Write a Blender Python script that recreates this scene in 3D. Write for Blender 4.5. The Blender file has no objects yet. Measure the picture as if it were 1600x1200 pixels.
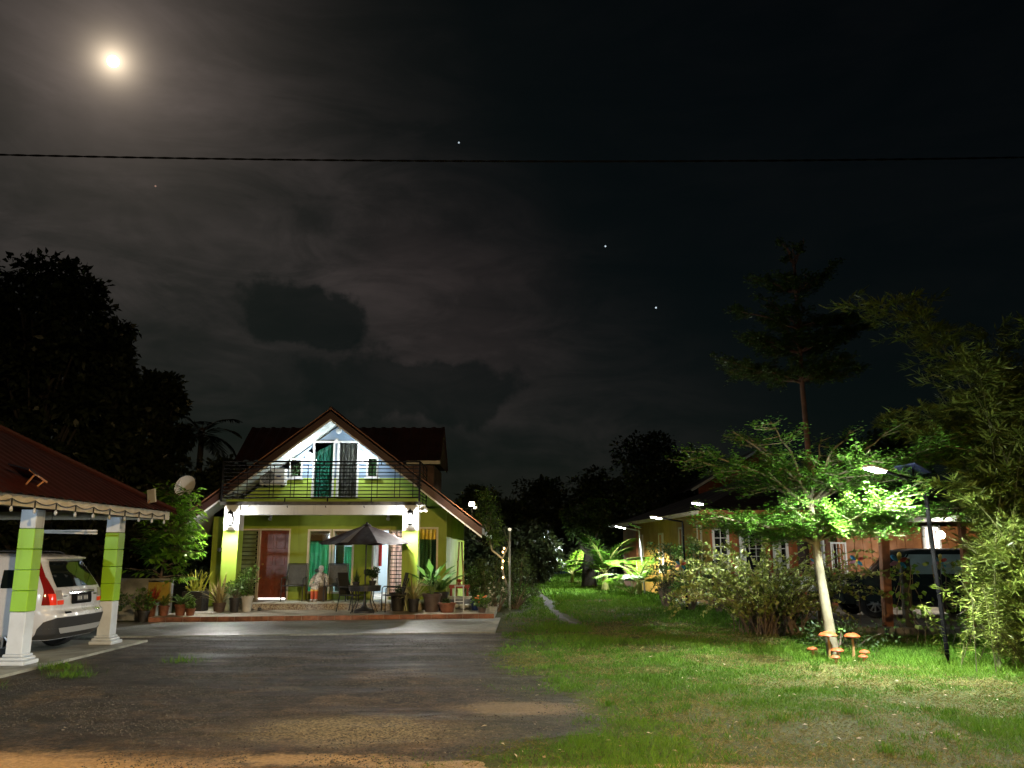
import bpy, math, random
import numpy as np
from mathutils import Vector, Matrix
from mathutils.geometry import tessellate_polygon
R = math.radians
rng = np.random.default_rng(11)
random.seed(11)
C = bpy.context.scene.collection
sc = bpy.context.scene

# ------------------------------------------------------------ camera
cam_d = bpy.data.cameras.new('camera'); cam = bpy.data.objects.new('camera', cam_d); C.objects.link(cam)
cam_d.sensor_fit = 'HORIZONTAL'; cam_d.sensor_width = 36.0; cam_d.lens = 36.0 * 1300 / 1600
cam_d.clip_start = 0.05; cam_d.clip_end = 6000
cam.location = (0, 0, 1.7); cam.rotation_euler = (R(90) + math.atan(262 / 1300), 0, 0)
sc.camera = cam

# ------------------------------------------------------------ render / exposure
sc.view_settings.view_transform = 'Standard'; sc.view_settings.look = 'None'
sc.view_settings.exposure = 0.0; sc.view_settings.gamma = 1.0; sc.view_settings.use_curve_mapping = False
sc.cycles.use_denoising = True
sc.cycles.max_bounces = 5; sc.cycles.diffuse_bounces = 3; sc.cycles.glossy_bounces = 2
sc.cycles.transmission_bounces = 4; sc.cycles.transparent_max_bounces = 8
sc.cycles.caustics_reflective = False; sc.cycles.caustics_refractive = False
sc.cycles.sample_clamp_indirect = 3.0

# ------------------------------------------------------------ sky: moonlit night with broken cloud
MOON = Vector((-0.4079, 0.769, 0.4922)).normalized()
M_EL = math.asin(MOON.z); M_AZ = math.atan2(MOON.x, MOON.y)
w = bpy.data.worlds.new('World'); sc.world = w; w.use_nodes = True
nt = w.node_tree; nt.nodes.clear()
class G:
    "tiny node-graph helper"
    def __init__(s, t): s.t = t
    def n(s, k, **kw):
        o = s.t.nodes.new(k)
        for a, b in kw.items(): setattr(o, a, b)
        return o
    def put(s, sock, v):
        if isinstance(v, bpy.types.NodeSocket): s.t.links.new(v, sock)
        elif v is not None: sock.default_value = v
    def m(s, op, a, b=None, c=None, clamp=False):
        o = s.n('ShaderNodeMath', operation=op, use_clamp=clamp)
        s.put(o.inputs[0], a); s.put(o.inputs[1], b)
        if c is not None: s.put(o.inputs[2], c)
        return o.outputs[0]
    def vm(s, op, a, b=None, out=0):
        o = s.n('ShaderNodeVectorMath', operation=op); s.put(o.inputs[0], a)
        if b is not None:
            if op == 'SCALE': s.put(o.inputs['Scale'], b)
            else: s.put(o.inputs[1], b)
        return o.outputs['Value'] if op == 'DOT_PRODUCT' or op == 'LENGTH' else o.outputs[0]
    def noise(s, v, scale, det=4, rough=.55, dist=0.0):
        o = s.n('ShaderNodeTexNoise'); s.put(o.inputs['Vector'], v); o.inputs['Scale'].default_value = scale
        o.inputs['Detail'].default_value = det; o.inputs['Roughness'].default_value = rough; o.inputs['Distortion'].default_value = dist
        return o.outputs[0]
    def ss(s, v, lo, hi, a=0.0, b=1.0):
        o = s.n('ShaderNodeMapRange', interpolation_type='SMOOTHSTEP'); s.put(o.inputs[0], v)
        for i, q in enumerate((lo, hi, a, b)): o.inputs[1 + i].default_value = q
        return o.outputs[0]
    def mix(s, f, a, b, mode='MIX'):
        o = s.n('ShaderNodeMix', data_type='RGBA', blend_type=mode); s.put(o.inputs[0], f)
        s.put(o.inputs[6], a); s.put(o.inputs[7], b); return o.outputs[2]
def c4(c): return (c[0], c[1], c[2], 1.0)
g = G(nt)
D = g.n('ShaderNodeTexCoord').outputs['Generated']
ang = g.m('ARCCOSINE', g.m('MINIMUM', g.vm('DOT_PRODUCT', D, tuple(MOON)), 0.999999))
def ex(k, amp): return g.m('MULTIPLY', g.m('POWER', 2.71828, g.m('MULTIPLY', ang, -1.0 / k)), amp)
sx = g.n('ShaderNodeSeparateXYZ'); g.put(sx.inputs[0], D)
stretch = g.vm('MULTIPLY', D, (1.0, 1.0, 2.6))
n1 = g.noise(stretch, 3.1, 6, .55, .5)
n2 = g.noise(stretch, 9.0, 5, .6, .3)
thin = g.ss(n1, .30, .70, .45, 1.4)
def dark_cloud(c, rx, rz, seed, depth, tilt=0.0, amp=2.4, e0=.86, e1=1.10):
    warp = g.n('ShaderNodeTexNoise'); g.put(warp.inputs['Vector'], g.vm('ADD', D, (seed, 1, 0))); warp.inputs['Scale'].default_value = 26; warp.inputs['Detail'].default_value = 6; warp.inputs['Roughness'].default_value = .6
    dv = g.vm('ADD', g.vm('SUBTRACT', D, tuple(c)), g.vm('SCALE', g.vm('SUBTRACT', warp.outputs['Color'], (.5, .5, .5)), rz * .9)); s_ = g.n('ShaderNodeSeparateXYZ'); g.put(s_.inputs[0], dv)
    u = g.m('ADD', g.m('MULTIPLY', s_.outputs[0], math.cos(tilt) / rx), g.m('MULTIPLY', s_.outputs[2], -math.sin(tilt) / rx)); v = g.m('ADD', g.m('MULTIPLY', s_.outputs[0], math.sin(tilt) / rz), g.m('MULTIPLY', s_.outputs[2], math.cos(tilt) / rz))
    nn = g.noise(g.vm('ADD', D, (seed, 0, 0)), 11, 5, .55)
    e = g.m('ADD', g.m('SQRT', g.m('ADD', g.m('POWER', g.m('ABSOLUTE', u), 2.0), g.m('POWER', g.m('ABSOLUTE', v), 2.0))), g.m('MULTIPLY', g.m('SUBTRACT', nn, .5), amp))
    return g.m('SUBTRACT', 1.0, g.ss(e, e0, e1, depth, 0.0))
dk = g.m('MULTIPLY', dark_cloud((-0.240, 0.9325, 0.2715), .066, .040, 3.7, .80, .35, 1.9, .84, 1.10), dark_cloud((-0.115, 0.9698, 0.190), .12, .040, 8.1, .68, .1, 2.2, .82, 1.14))
dk = g.m('MULTIPLY', dk, dark_cloud((-0.24, 0.94, 0.125), .34, .036, 5.3, .55, 0, 2.4, .5, 1.3))
wisp = g.noise(g.vm('MULTIPLY', g.vm('ADD', D, (0, 0, 0)), (2.2, 1.0, 7.0)), 2.4, 7, .62, 1.2)
low = g.m('MULTIPLY', g.m('MULTIPLY', g.ss(n2, .42, .62, 1.0, .78), g.ss(wisp, .34, .66, .55, 1.35)), g.ss(sx.outputs[2], .03, .34, .50, 1.0))
cov = g.ss(g.m('ADD', g.m('ADD', g.m('MULTIPLY', sx.outputs[0], .9), sx.outputs[2]), g.m('MULTIPLY', g.m('SUBTRACT', n1, .5), .35)), .12, .50, 1.0, .05)
bank = g.m('MULTIPLY', g.m('MULTIPLY', g.m('ADD', ex(.22, .017), .0135), thin), cov)
veil = g.m('ADD', g.m('MULTIPLY', bank, g.m('MULTIPLY', dk, low)), g.m('MULTIPLY', ex(.065, .13), g.ss(n1, .3, .7, .8, 1.15)))
core = ex(.0105, 2.2)
warm = g.n('ShaderNodeCombineColor'); 
glow = g.vm('SCALE', (1.0, .80, .55), g.m('ADD', core, ex(.055, .075)))
vcol = g.vm('SCALE', (1.04, .80, .75), veil)
pink = g.vm('SCALE', (1.0, .62, .60), g.m('MULTIPLY', g.m('MULTIPLY', g.ss(g.vm('LENGTH', g.vm('MULTIPLY', g.vm('SUBTRACT', D, (-0.085, 0.955, 0.285)), (.8, .8, 1.5))) if False else g.m('SQRT', g.vm('DOT_PRODUCT', g.vm('SUBTRACT', D, (-0.085, 0.955, 0.285)), g.vm('SUBTRACT', D, (-0.085, 0.955, 0.285)))), .03, .20, .0085, 0.0), thin), dk))
sky = g.n('ShaderNodeTexSky', sky_type='NISHITA'); sky.sun_disc = False
sky.sun_elevation = M_EL; sky.sun_rotation = M_AZ; sky.altitude = 20; sky.air_density = 1; sky.dust_density = .6
night = g.vm('SCALE', g.vm('MULTIPLY', sky.outputs[0], (.70, 1.0, .80)), .00075)
tot = g.vm('ADD', g.vm('ADD', glow, vcol), g.vm('ADD', pink, night))
bg = g.n('ShaderNodeBackground'); g.put(bg.inputs[0], tot); bg.inputs[1].default_value = 1.0
g.put(g.n('ShaderNodeOutputWorld').inputs[0], bg.outputs[0])

# ------------------------------------------------------------ the one "sun": moonlight
sl = bpy.data.lights.new('moonlight', 'SUN'); sl.energy = .035; sl.angle = R(.6); sl.color = (1, .93, .8)
so = bpy.data.objects.new('moonlight', sl); C.objects.link(so)
so.rotation_euler = MOON.to_track_quat('Z', 'Y').to_euler()

# ------------------------------------------------------------ helpers
OFF = {}
def tag(o, label=None, cat=None, group=None, kind=None):
    if label: o['label'] = label
    if cat: o['category'] = cat
    if group: o['group'] = group
    if kind: o['kind'] = kind
    return o
def thing(name, label, cat, loc=(0, 0, 0), rz=0, group=None, local=False):
    o = bpy.data.objects.new(name, None); C.objects.link(o); o.empty_display_size = .1
    o.location = loc; o.rotation_euler = (0, 0, rz)
    OFF[o] = Vector((0, 0, 0)) if local else Vector(loc)
    return tag(o, label, cat, group)
def link(name, me, mat=None, parent=None, loc=None):
    o = bpy.data.objects.new(name, me); C.objects.link(o)
    if mat is not None and len(me.materials) == 0: me.materials.append(mat)
    if parent is not None: o.parent = parent; OFF[o] = OFF[parent]
    else: OFF[o] = Vector((0, 0, 0))
    if loc is not None: o.location = loc
    return o
def copy_tree(o, parent=None):
    c = o.copy(); C.objects.link(c); c.parent = parent
    OFF[c] = OFF.get(o, Vector())
    for ch in o.children: copy_tree(ch, c)
    return c
class MB:
    def __init__(s): s.v = []; s.f = []
    def quad(s, *p):
        n = len(s.v); s.v += [tuple(q) for q in p]; s.f.append(tuple(range(n, n + len(p)))); return s
    def box(s, x0, y0, z0, x1, y1, z1):
        n = len(s.v)
        s.v += [(x0, y0, z0), (x1, y0, z0), (x1, y1, z0), (x0, y1, z0), (x0, y0, z1), (x1, y0, z1), (x1, y1, z1), (x0, y1, z1)]
        s.f += [tuple(n + i for i in q) for q in ((0, 3, 2, 1), (4, 5, 6, 7), (0, 1, 5, 4), (1, 2, 6, 5), (2, 3, 7, 6), (3, 0, 4, 7))]
        return s
    def bbox(s, c, size, b=.01, M=None):
        "box with chamfered edges"
        hx, hy, hz = (q / 2 for q in size); b = min(b, hx * .9, hy * .9, hz * .9); n = len(s.v); idx = {}
        for sx_ in (-1, 1):
            for sy in (-1, 1):
                for sz in (-1, 1):
                    for k in range(3):
                        d = [hx, hy, hz]
                        for j in range(3):
                            if j != k: d[j] -= b
                        p = Vector((sx_ * d[0], sy * d[1], sz * d[2]))
                        if M is not None: p = M @ p
                        idx[(sx_, sy, sz, k)] = len(s.v); s.v.append(tuple(p + Vector(c)))
        def fc(keys): s.f.append(tuple(idx[k] for k in keys))
        for q in (-1, 1):
            a = [(-1, -1), (1, -1), (1, 1), (-1, 1)]
            if q < 0: a = a[::-1]
            fc([(q, i, j, 0) for i, j in a]); fc([(j, q, i, 1) for i, j in a]); fc([(i, j, q, 2) for i, j in a])
        for i in (-1, 1):
            for j in (-1, 1):
                e = [(i, j, -1, 0), (i, j, 1, 0), (i, j, 1, 1), (i, j, -1, 1)]; fc(e if i * j < 0 else e[::-1])
                e = [(-1, i, j, 1), (1, i, j, 1), (1, i, j, 2), (-1, i, j, 2)]; fc(e if i * j < 0 else e[::-1])
                e = [(i, -1, j, 2), (i, 1, j, 2), (i, 1, j, 0), (i, -1, j, 0)]; fc(e if i * j < 0 else e[::-1])
                for k in (-1, 1):
                    t = [(i, j, k, 0), (i, j, k, 1), (i, j, k, 2)]; fc(t if i * j * k > 0 else t[::-1])
        return s
    def tube(s, pts, rad, n=6, cap=True):
        pts = [Vector(p) for p in pts]; m = len(pts)
        if not hasattr(rad, '__len__'): rad = [rad] * m
        base = len(s.v); up = None
        for i, p in enumerate(pts):
            t = (pts[min(i + 1, m - 1)] - pts[max(i - 1, 0)]).normalized()
            if up is None: up = t.orthogonal().normalized()
            else:
                up = (up - t * up.dot(t)); up = up.normalized() if up.length > 1e-6 else t.orthogonal().normalized()
            b = t.cross(up)
            for k in range(n):
                a = 2 * math.pi * k / n; s.v.append(tuple(p + (up * math.cos(a) + b * math.sin(a)) * rad[i]))
        for i in range(m - 1):
            for k in range(n):
                a = base + i * n + k; b = base + i * n + (k + 1) % n; s.f.append((a, b, b + n, a + n))
        if cap:
            s.f.append(tuple(base + k for k in range(n))[::-1]); s.f.append(tuple(base + (m - 1) * n + k for k in range(n)))
        return s
    def lathe(s, prof, n=16, c=(0, 0, 0), M=None, cap=True):
        base = len(s.v); c = Vector(c)
        for r, z in prof:
            for k in range(n):
                a = 2 * math.pi * k / n; p = Vector((r * math.cos(a), r * math.sin(a), z))
                if M is not None: p = M @ p
                s.v.append(tuple(p + c))
        m = len(prof)
        for i in range(m - 1):
            for k in range(n):
                a = base + i * n + k; b = base + i * n + (k + 1) % n; s.f.append((a, b, b + n, a + n))
        if cap:
            s.f.append(tuple(base + k for k in range(n))[::-1]); s.f.append(tuple(base + (m - 1) * n + k for k in range(n)))
        return s
    def wall(s, outer, holes, y0, y1, M=None):
        "polygon in x,z with holes, thick from y0 (front) to y1"
        loops = [outer] + list(holes); flat = [p for l in loops for p in l]
        tr = tessellate_polygon([[Vector((p[0], p[1], 0)) for p in l] for l in loops])
        n = len(s.v); k = len(flat)
        s.v += [(p[0], y0, p[1]) for p in flat] + [(p[0], y1, p[1]) for p in flat]
        for t in tr:
            a, b, c = (flat[i] for i in t)
            cr = (b[0] - a[0]) * (c[1] - a[1]) - (b[1] - a[1]) * (c[0] - a[0])
            t = t if cr > 0 else t[::-1]
            s.f.append(tuple(n + i for i in t)); s.f.append(tuple(n + k + i for i in t[::-1]))
        o = 0
        for l in loops:
            q = len(l)
            for i in range(q):
                a = n + o + i; b = n + o + (i + 1) % q; s.f.append((a, a + k, b + k, b))
            o += q
        return s
    def grid(s, P, close=False):
        "P: rows of points"
        n = len(s.v); r = len(P); c = len(P[0])
        for row in P: s.v += [tuple(p) for p in row]
        for i in range(r - 1):
            for j in range(c - 1 + (1 if close else 0)):
                a = n + i * c + j; b = n + i * c + (j + 1) % c; s.f.append((a, b, b + c, a + c))
        return s
    def build(s, name, mat, parent=None, smooth=False, loc=None, fix=False):
        off = OFF[parent] if parent is not None else (Vector(loc) if loc is not None else Vector((0, 0, 0)))
        me = bpy.data.meshes.new(name)
        me.from_pydata([(x - off.x, y - off.y, z - off.z) for x, y, z in s.v], [], s.f); me.update()
        if fix:
            import bmesh
            bm = bmesh.new(); bm.from_mesh(me); bmesh.ops.recalc_face_normals(bm, faces=bm.faces); bm.to_mesh(me); bm.free()
        if smooth:
            me.polygons.foreach_set('use_smooth', [True] * len(me.polygons))
            try: me.set_sharp_from_angle(angle=R(42))
            except Exception: pass
        return link(name, me, mat, parent, None if parent is not None else (loc or (0, 0, 0)))
def bx(*a): return MB().box(*a)
def rect(x0, z0, x1, z1): return [(x0, z0), (x1, z0), (x1, z1), (x0, z1)]

# ------------------------------------------------------------ materials
MC = {}
def pm(name, col, rough=.6, metal=0.0, ns=0, amt=.25, bump=0.0, bs=None, dark=None, spec=.5, coat=0.0, emit=None, es=0.0, streak=0.0):
    "principled with two-scale colour variation and relief in object space"
    if name in MC: return MC[name]
    m = bpy.data.materials.new(name); m.use_nodes = True; t = m.node_tree; p = t.nodes['Principled BSDF']; q = G(t)
    p.inputs['Roughness'].default_value = rough; p.inputs['Metallic'].default_value = metal
    p.inputs['Specular IOR Level'].default_value = spec; p.inputs['Coat Weight'].default_value = coat
    p.inputs['Base Color'].default_value = c4(col)
    if emit: p.inputs['Emission Color'].default_value = c4(emit); p.inputs['Emission Strength'].default_value = es
    if ns:
        co = q.n('ShaderNodeTexCoord').outputs['Object']
        a = q.noise(co, ns, 5, .6); b = q.noise(co, ns * .22, 3, .5)
        f = q.m('MULTIPLY_ADD', b, .6, q.m('MULTIPLY', a, .4))
        d = dark or tuple(x * (1 - amt * 1.6) for x in col)
        l = tuple(min(1, x * (1 + amt * .5)) for x in col)
        cc = q.mix(q.ss(f, .36, .64), c4(d), c4(l))
        if streak:
            st = q.noise(q.vm('MULTIPLY', co, (3.2, 3.2, .35)), 1.6, 6, .65); cc = q.mix(q.m('MULTIPLY', q.ss(st, .54, .72), streak), cc, c4(tuple(x * .35 + .012 for x in col)))
        q.put(p.inputs['Base Color'], cc)
        q.put(p.inputs['Roughness'], q.ss(a, .3, .7, min(1, rough + .1), max(.05, rough - .1)))
        if bump:
            bn = q.n('ShaderNodeBump'); bn.inputs['Strength'].default_value = bump; bn.inputs['Distance'].default_value = .01
            q.put(bn.inputs['Height'], q.noise(co, bs or ns * 3, 4, .6)); q.put(p.inputs['Normal'], bn.outputs[0])
    MC[name] = m; return m
def emis(name, col, st):
    if name in MC: return MC[name]
    m = bpy.data.materials.new(name); m.use_nodes = True; t = m.node_tree; p = t.nodes['Principled BSDF']
    p.inputs['Base Color'].default_value = c4(col); p.inputs['Emission Color'].default_value = c4(col); p.inputs['Emission Strength'].default_value = st
    MC[name] = m; return m
def glassm(name, tint=(.8, .85, .85), rough=.03, refl=.16):
    if name in MC: return MC[name]
    m = bpy.data.materials.new(name); m.use_nodes = True; t = m.node_tree; t.nodes.clear(); q = G(t)
    tr = q.n('ShaderNodeBsdfTransparent'); tr.inputs[0].default_value = c4(tint)
    gl = q.n('ShaderNodeBsdfGlossy'); gl.inputs['Roughness'].default_value = rough
    mx = q.n('ShaderNodeMixShader'); mx.inputs[0].default_value = refl
    q.put(mx.inputs[1], tr.outputs[0]); q.put(mx.inputs[2], gl.outputs[0]); q.put(q.n('ShaderNodeOutputMaterial').inputs[0], mx.outputs[0])
    MC[name] = m; return m
def leafm(name, c1, c2, trans=.3, rough=.45, spec=.4):
    if name in MC: return MC[name]
    m = bpy.data.materials.new(name); m.use_nodes = True; t = m.node_tree; p = t.nodes['Principled BSDF']; q = G(t)
    at_ = q.n('ShaderNodeAttribute', attribute_name='rnd')
    col = q.mix(at_.outputs['Fac'], c4(c1), c4(c2))
    q.put(p.inputs['Base Color'], col); p.inputs['Roughness'].default_value = rough; p.inputs['Specular IOR Level'].default_value = spec
    if trans:
        tl = q.n('ShaderNodeBsdfTranslucent'); q.put(tl.inputs[0], q.mix(.35, col, (1, 1, .4, 1), 'MULTIPLY'))
        mx = q.n('ShaderNodeMixShader'); mx.inputs[0].default_value = trans
        q.put(mx.inputs[1], p.outputs[0]); q.put(mx.inputs[2], tl.outputs[0])
        q.put(t.nodes['Material Output'].inputs[0], mx.outputs[0])
    MC[name] = m; return m
def clothm(name, c1, c2, trans=.35):
    "curtain cloth, lets light of the room through"
    if name in MC: return MC[name]
    m = bpy.data.materials.new(name); m.use_nodes = True; t = m.node_tree; p = t.nodes['Principled BSDF']; q = G(t)
    co = q.n('ShaderNodeTexCoord').outputs['Object']
    col = q.mix(q.ss(q.noise(q.vm('MULTIPLY', co, (9, 9, .6)), 1.5, 3), .35, .65), c4(c1), c4(c2))
    q.put(p.inputs['Base Color'], col); p.inputs['Roughness'].default_value = .85
    tl = q.n('ShaderNodeBsdfTranslucent'); q.put(tl.inputs[0], col)
    mx = q.n('ShaderNodeMixShader'); mx.inputs[0].default_value = trans
    q.put(mx.inputs[1], p.outputs[0]); q.put(mx.inputs[2], tl.outputs[0]); q.put(t.nodes['Material Output'].inputs[0], mx.outputs[0])
    MC[name] = m; return m
def light(kind, loc, energy, col, parent=None, size=.1, name='light', aim=None, spot=None, blend=.5):
    d = bpy.data.lights.new(name, kind); d.energy = energy; d.color = col
    if kind == 'AREA': d.size = size
    else: d.shadow_soft_size = size
    if spot: d.spot_size = R(spot); d.spot_blend = blend
    o = bpy.data.objects.new(name, d); C.objects.link(o)
    if parent is not None: o.parent = parent; o.location = Vector(loc) - OFF[parent]
    else: o.location = loc
    if aim is not None: o.rotation_euler = (Vector(aim) - Vector(loc)).to_track_quat('-Z', 'Y').to_euler()
    return o

# ------------------------------------------------------------ foliage (numpy)
def np_mesh(name, V, F, rnd=None):
    "V (n,3), F (m,k) with k = 3 or 4, rnd per vertex"
    me = bpy.data.meshes.new(name); n = len(V); m, k = F.shape
    me.vertices.add(n); me.vertices.foreach_set('co', V.astype(np.float32).ravel())
    me.loops.add(m * k); me.loops.foreach_set('vertex_index', F.astype(np.int32).ravel())
    me.polygons.add(m); me.polygons.foreach_set('loop_start', np.arange(0, m * k, k, dtype=np.int32))
    try: me.polygons.foreach_set('loop_total', np.full(m, k, dtype=np.int32))
    except Exception: pass
    if rnd is not None:
        a = me.attributes.new('rnd', 'FLOAT', 'POINT'); a.data.foreach_set('value', rnd.astype(np.float32))
    me.update(calc_edges=True); return me
def unit(a): return a / np.maximum(np.linalg.norm(a, axis=1, keepdims=True), 1e-9)
def leaves(P, Dr, L, W, up=(0, 0, 1), roll=.6, rnd=None, fold=.12):
    "one four-sided leaf at each P along Dr"
    n = len(P); L = np.broadcast_to(L, n)[:, None]; W = np.broadcast_to(W, n)[:, None]
    Dr = unit(Dr); U = np.tile(np.array(up, float), (n, 1)) + rng.normal(0, roll, (n, 3))
    S = unit(np.cross(Dr, U)); Nn = np.cross(S, Dr)
    mid = P + Dr * L * .45
    V = np.stack([P, mid + S * W * .5 + Nn * W * fold, P + Dr * L - Nn * L * .08, mid - S * W * .5 + Nn * W * fold], 1).reshape(-1, 3)
    F = np.arange(n * 4).reshape(n, 4)
    r = np.repeat(rng.random(n) if rnd is None else rnd, 4)
    return V, F, r
def merge(parts):
    Vs = []; Fs = []; Rs = []; o = 0
    for V, F, r in parts: Vs.append(V); Fs.append(F + o); Rs.append(r); o += len(V)
    return np.concatenate(Vs), np.concatenate(Fs), np.concatenate(Rs)
def leaf_obj(name, parts, mat, parent=None, loc=None):
    V, F, r = merge(parts) if isinstance(parts, list) else parts
    off = OFF[parent] if parent is not None else Vector(loc or (0, 0, 0))
    return link(name, np_mesh(name, V - np.array(off), F, r), mat, parent, None if parent is not None else (loc or (0, 0, 0)))
def rand_dir(n, zmin=-1.0):
    d = unit(rng.normal(size=(n, 3)))
    d[:, 2] = np.where(d[:, 2] < zmin, -d[:, 2], d[:, 2]); return d
def clump_cloud(cents, rad, n, flat=.8, edge=.55):
    "points gathered near the shells of many small clumps: uneven crown with gaps"
    k = len(cents); i = rng.integers(0, k, n); d = rand_dir(n); rr = rad[i] * (edge + (1 - edge) * rng.random(n)) * np.where(rng.random(n) < .12, 1.3, 1)
    P = cents[i] + d * rr[:, None] * np.array([1, 1, flat]); return P, d
def vnoise(x, y, s, seed=0):
    "cheap smooth value noise 0..1"
    x = np.asarray(x) / s + 57.3 * seed; y = np.asarray(y) / s - 31.7 * seed
    xi = np.floor(x).astype(int); yi = np.floor(y).astype(int); fx = x - xi; fy = y - yi
    def h(a, b): return np.modf(np.abs(np.sin(a * 127.1 + b * 311.7) * 43758.5453))[0]
    fx = fx * fx * (3 - 2 * fx); fy = fy * fy * (3 - 2 * fy)
    return (h(xi, yi) * (1 - fx) + h(xi + 1, yi) * fx) * (1 - fy) + (h(xi, yi + 1) * (1 - fx) + h(xi + 1, yi + 1) * fx) * fy
def broad_tree(name, label, base, height, crown_r, mat, bark, n=6000, leaf=(.22, .12), crown_lo=.35, clumps=26, group=None, lean=(0, 0), squash=1.0, trunk_r=None, cat='tree'):
    x, y, z = base; t = thing(name, label, cat, base, group=group)
    tr = trunk_r or height * .022; top = Vector((x + lean[0], y + lean[1], z + height * .8))
    mb = MB(); b0 = Vector(base)
    def pt(f): return b0.lerp(top, f) + Vector((math.sin(f * 5 + x) * height * .015, math.cos(f * 4 + y) * height * .015, 0))
    mb.tube([pt(f) + Vector((0, 0, -.05 if f == 0 else 0)) for f in (0, .05, .2, .4, .6, .8, 1)], [tr * q for q in (1.5, 1.15, 1, .85, .65, .4, .15)], 8)
    cents = []; rads = []
    for i in range(clumps):
        f = random.random(); zz = crown_lo + (1 - crown_lo) * f
        prof = math.sqrt(max(.02, 1 - ((f - .45) / .60) ** 2))
        a = random.random() * 6.283; rr = crown_r * prof * math.sqrt(random.random()) * .85
        c = Vector((x + lean[0] * zz + rr * math.cos(a), y + lean[1] * zz + rr * math.sin(a), z + height * zz * .97))
        cents.append(c); rads.append(crown_r * random.uniform(.18, .36))
        s_ = pt(max(.15, min(.95, zz - .18))); midp = s_.lerp(c, .5) + Vector((0, 0, -.03 * height))
        mb.tube([s_, midp, c], [tr * .35, tr * .22, tr * .08], 5, False)
    mb.build('trunk', bark, t, True)
    P, d = clump_cloud(np.array([tuple(c) for c in cents]), np.array(rads), n, .75 * squash)
    dd = d + np.array([0, 0, -.35]) + rng.normal(0, .5, d.shape)
    leaf_obj('crown', leaves(P, dd, leaf[0] * rng.uniform(.6, 1.25, n), leaf[1] * rng.uniform(.7, 1.2, n)), mat, t)
    return t
def frond(base, az, el, length, leaflet, nl, droop=.9, width=None):
    "palm frond: midrib tube points and leaflets"
    pts = []; p = np.array(base, float); a = el
    for i in range(9):
        pts.append(p.copy()); st = length / 8
        p = p + st * np.array([math.cos(az) * math.cos(a), math.sin(az) * math.cos(a), math.sin(a)]); a -= droop / 8
    pts = np.array(pts); f = np.linspace(.14, .99, nl); ii = f * 8; i0 = np.minimum(ii.astype(int), 7); fr = (ii - i0)[:, None]
    C0 = pts[i0] * (1 - fr) + pts[i0 + 1] * fr; T = unit(pts[i0 + 1] - pts[i0])
    S = unit(np.cross(T, np.tile([0, 0, 1.0], (nl, 1)))); prof = np.sin(np.pi * np.minimum(1, .15 + f * .8)) ** .6
    out = []
    for sg in (-1, 1):
        dr = S * sg * .9 + T * .75 + np.array([0, 0, -.15]) + rng.normal(0, .06, (nl, 3))
        out.append(leaves(C0, dr, leaflet * prof, width or leaflet * .085, up=(0, 0, 1), roll=.12))
    return pts, merge(out)
# ============================================================ GROUND
def posm(name): 
    m = bpy.data.materials.new(name); m.use_nodes = True; q = G(m.node_tree); p = m.node_tree.nodes['Principled BSDF']
    co = q.n('ShaderNodeTexCoord').outputs['Object']; s = q.n('ShaderNodeSeparateXYZ'); q.put(s.inputs[0], co)
    return m, q, p, co, s.outputs
def blob(q, xyz, cx, cy, rx, ry, nz, amp=1.2, e0=.75, e1=1.15):
    a = q.m('POWER', q.m('MULTIPLY', q.m('SUBTRACT', xyz[0], cx), 1 / rx), 2.0); b = q.m('POWER', q.m('MULTIPLY', q.m('SUBTRACT', xyz[1], cy), 1 / ry), 2.0)
    e = q.m('ADD', q.m('SQRT', q.m('ADD', a, b)), q.m('MULTIPLY', q.m('SUBTRACT', nz, .5), amp))
    return q.ss(e, e0, e1, 1.0, 0.0)
# lawn soil
m_lawn, q, p, co, xyz = posm('lawn_soil')
na = q.noise(co, 1.1, 6, .6); nb = q.noise(co, 14, 6, .65); nc = q.noise(co, .35, 4, .5)
col = q.mix(q.ss(nb, .35, .65), (.034, .040, .012, 1), (.062, .075, .018, 1))
col = q.mix(q.ss(na, .54, .70), col, (.085, .075, .030, 1))
col = q.mix(blob(q, xyz, 0.1, 9.7, .75, .45, nb, 1.9, .5, 1.3), col, (.20, .145, .08, 1))
col = q.mix(blob(q, xyz, 1.1, 7.05, 1.5, .22, na), col, (.30, .21, .12, 1))
q.put(p.inputs['Base Color'], col); p.inputs['Roughness'].default_value = .95; p.inputs['Specular IOR Level'].default_value = .15
bn = q.n('ShaderNodeBump'); bn.inputs['Strength'].default_value = .8; bn.inputs['Distance'].default_value = .03; q.put(bn.inputs['Height'], q.m('ADD', nb, na)); q.put(p.inputs['Normal'], bn.outputs[0])
tag(MB().quad((-500, -120, 0), (500, -120, 0), (500, 900, 0), (-500, 900, 0)).build('ground', m_lawn), kind='structure')

# driveway: worn asphalt running out into brown earth and sand
m_drive, q, p, co, xyz = posm('worn_asphalt_and_earth')
na = q.noise(co, .8, 6, .62, .4); nb = q.noise(co, 9, 6, .68); nf = q.noise(co, 70, 3, .7); nw = q.noise(q.vm('MULTIPLY', co, (.35, 1.3, 1)), 1.3, 5, .6)
vor = q.n('ShaderNodeTexVoronoi'); q.put(vor.inputs['Vector'], co); vor.inputs['Scale'].default_value = 55; vr = vor.outputs['Color']
vs = q.n('ShaderNodeSeparateColor'); q.put(vs.inputs[0], vr)
asp = q.mix(q.ss(nb, .3, .7), (.026, .025, .022, 1), (.088, .080, .067, 1))
asp = q.mix(q.m('MULTIPLY', q.ss(vs.outputs[0], .78, .95), .55), asp, (.20, .20, .19, 1))
asp = q.mix(q.ss(nw, .50, .58), asp, (.020, .021, .022, 1))
crk = q.n('ShaderNodeTexVoronoi', feature='DISTANCE_TO_EDGE'); q.put(crk.inputs['Vector'], q.vm('ADD', co, q.vm('SCALE', q.n('ShaderNodeTexNoise').outputs['Color'], .5))); crk.inputs['Scale'].default_value = .9
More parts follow.
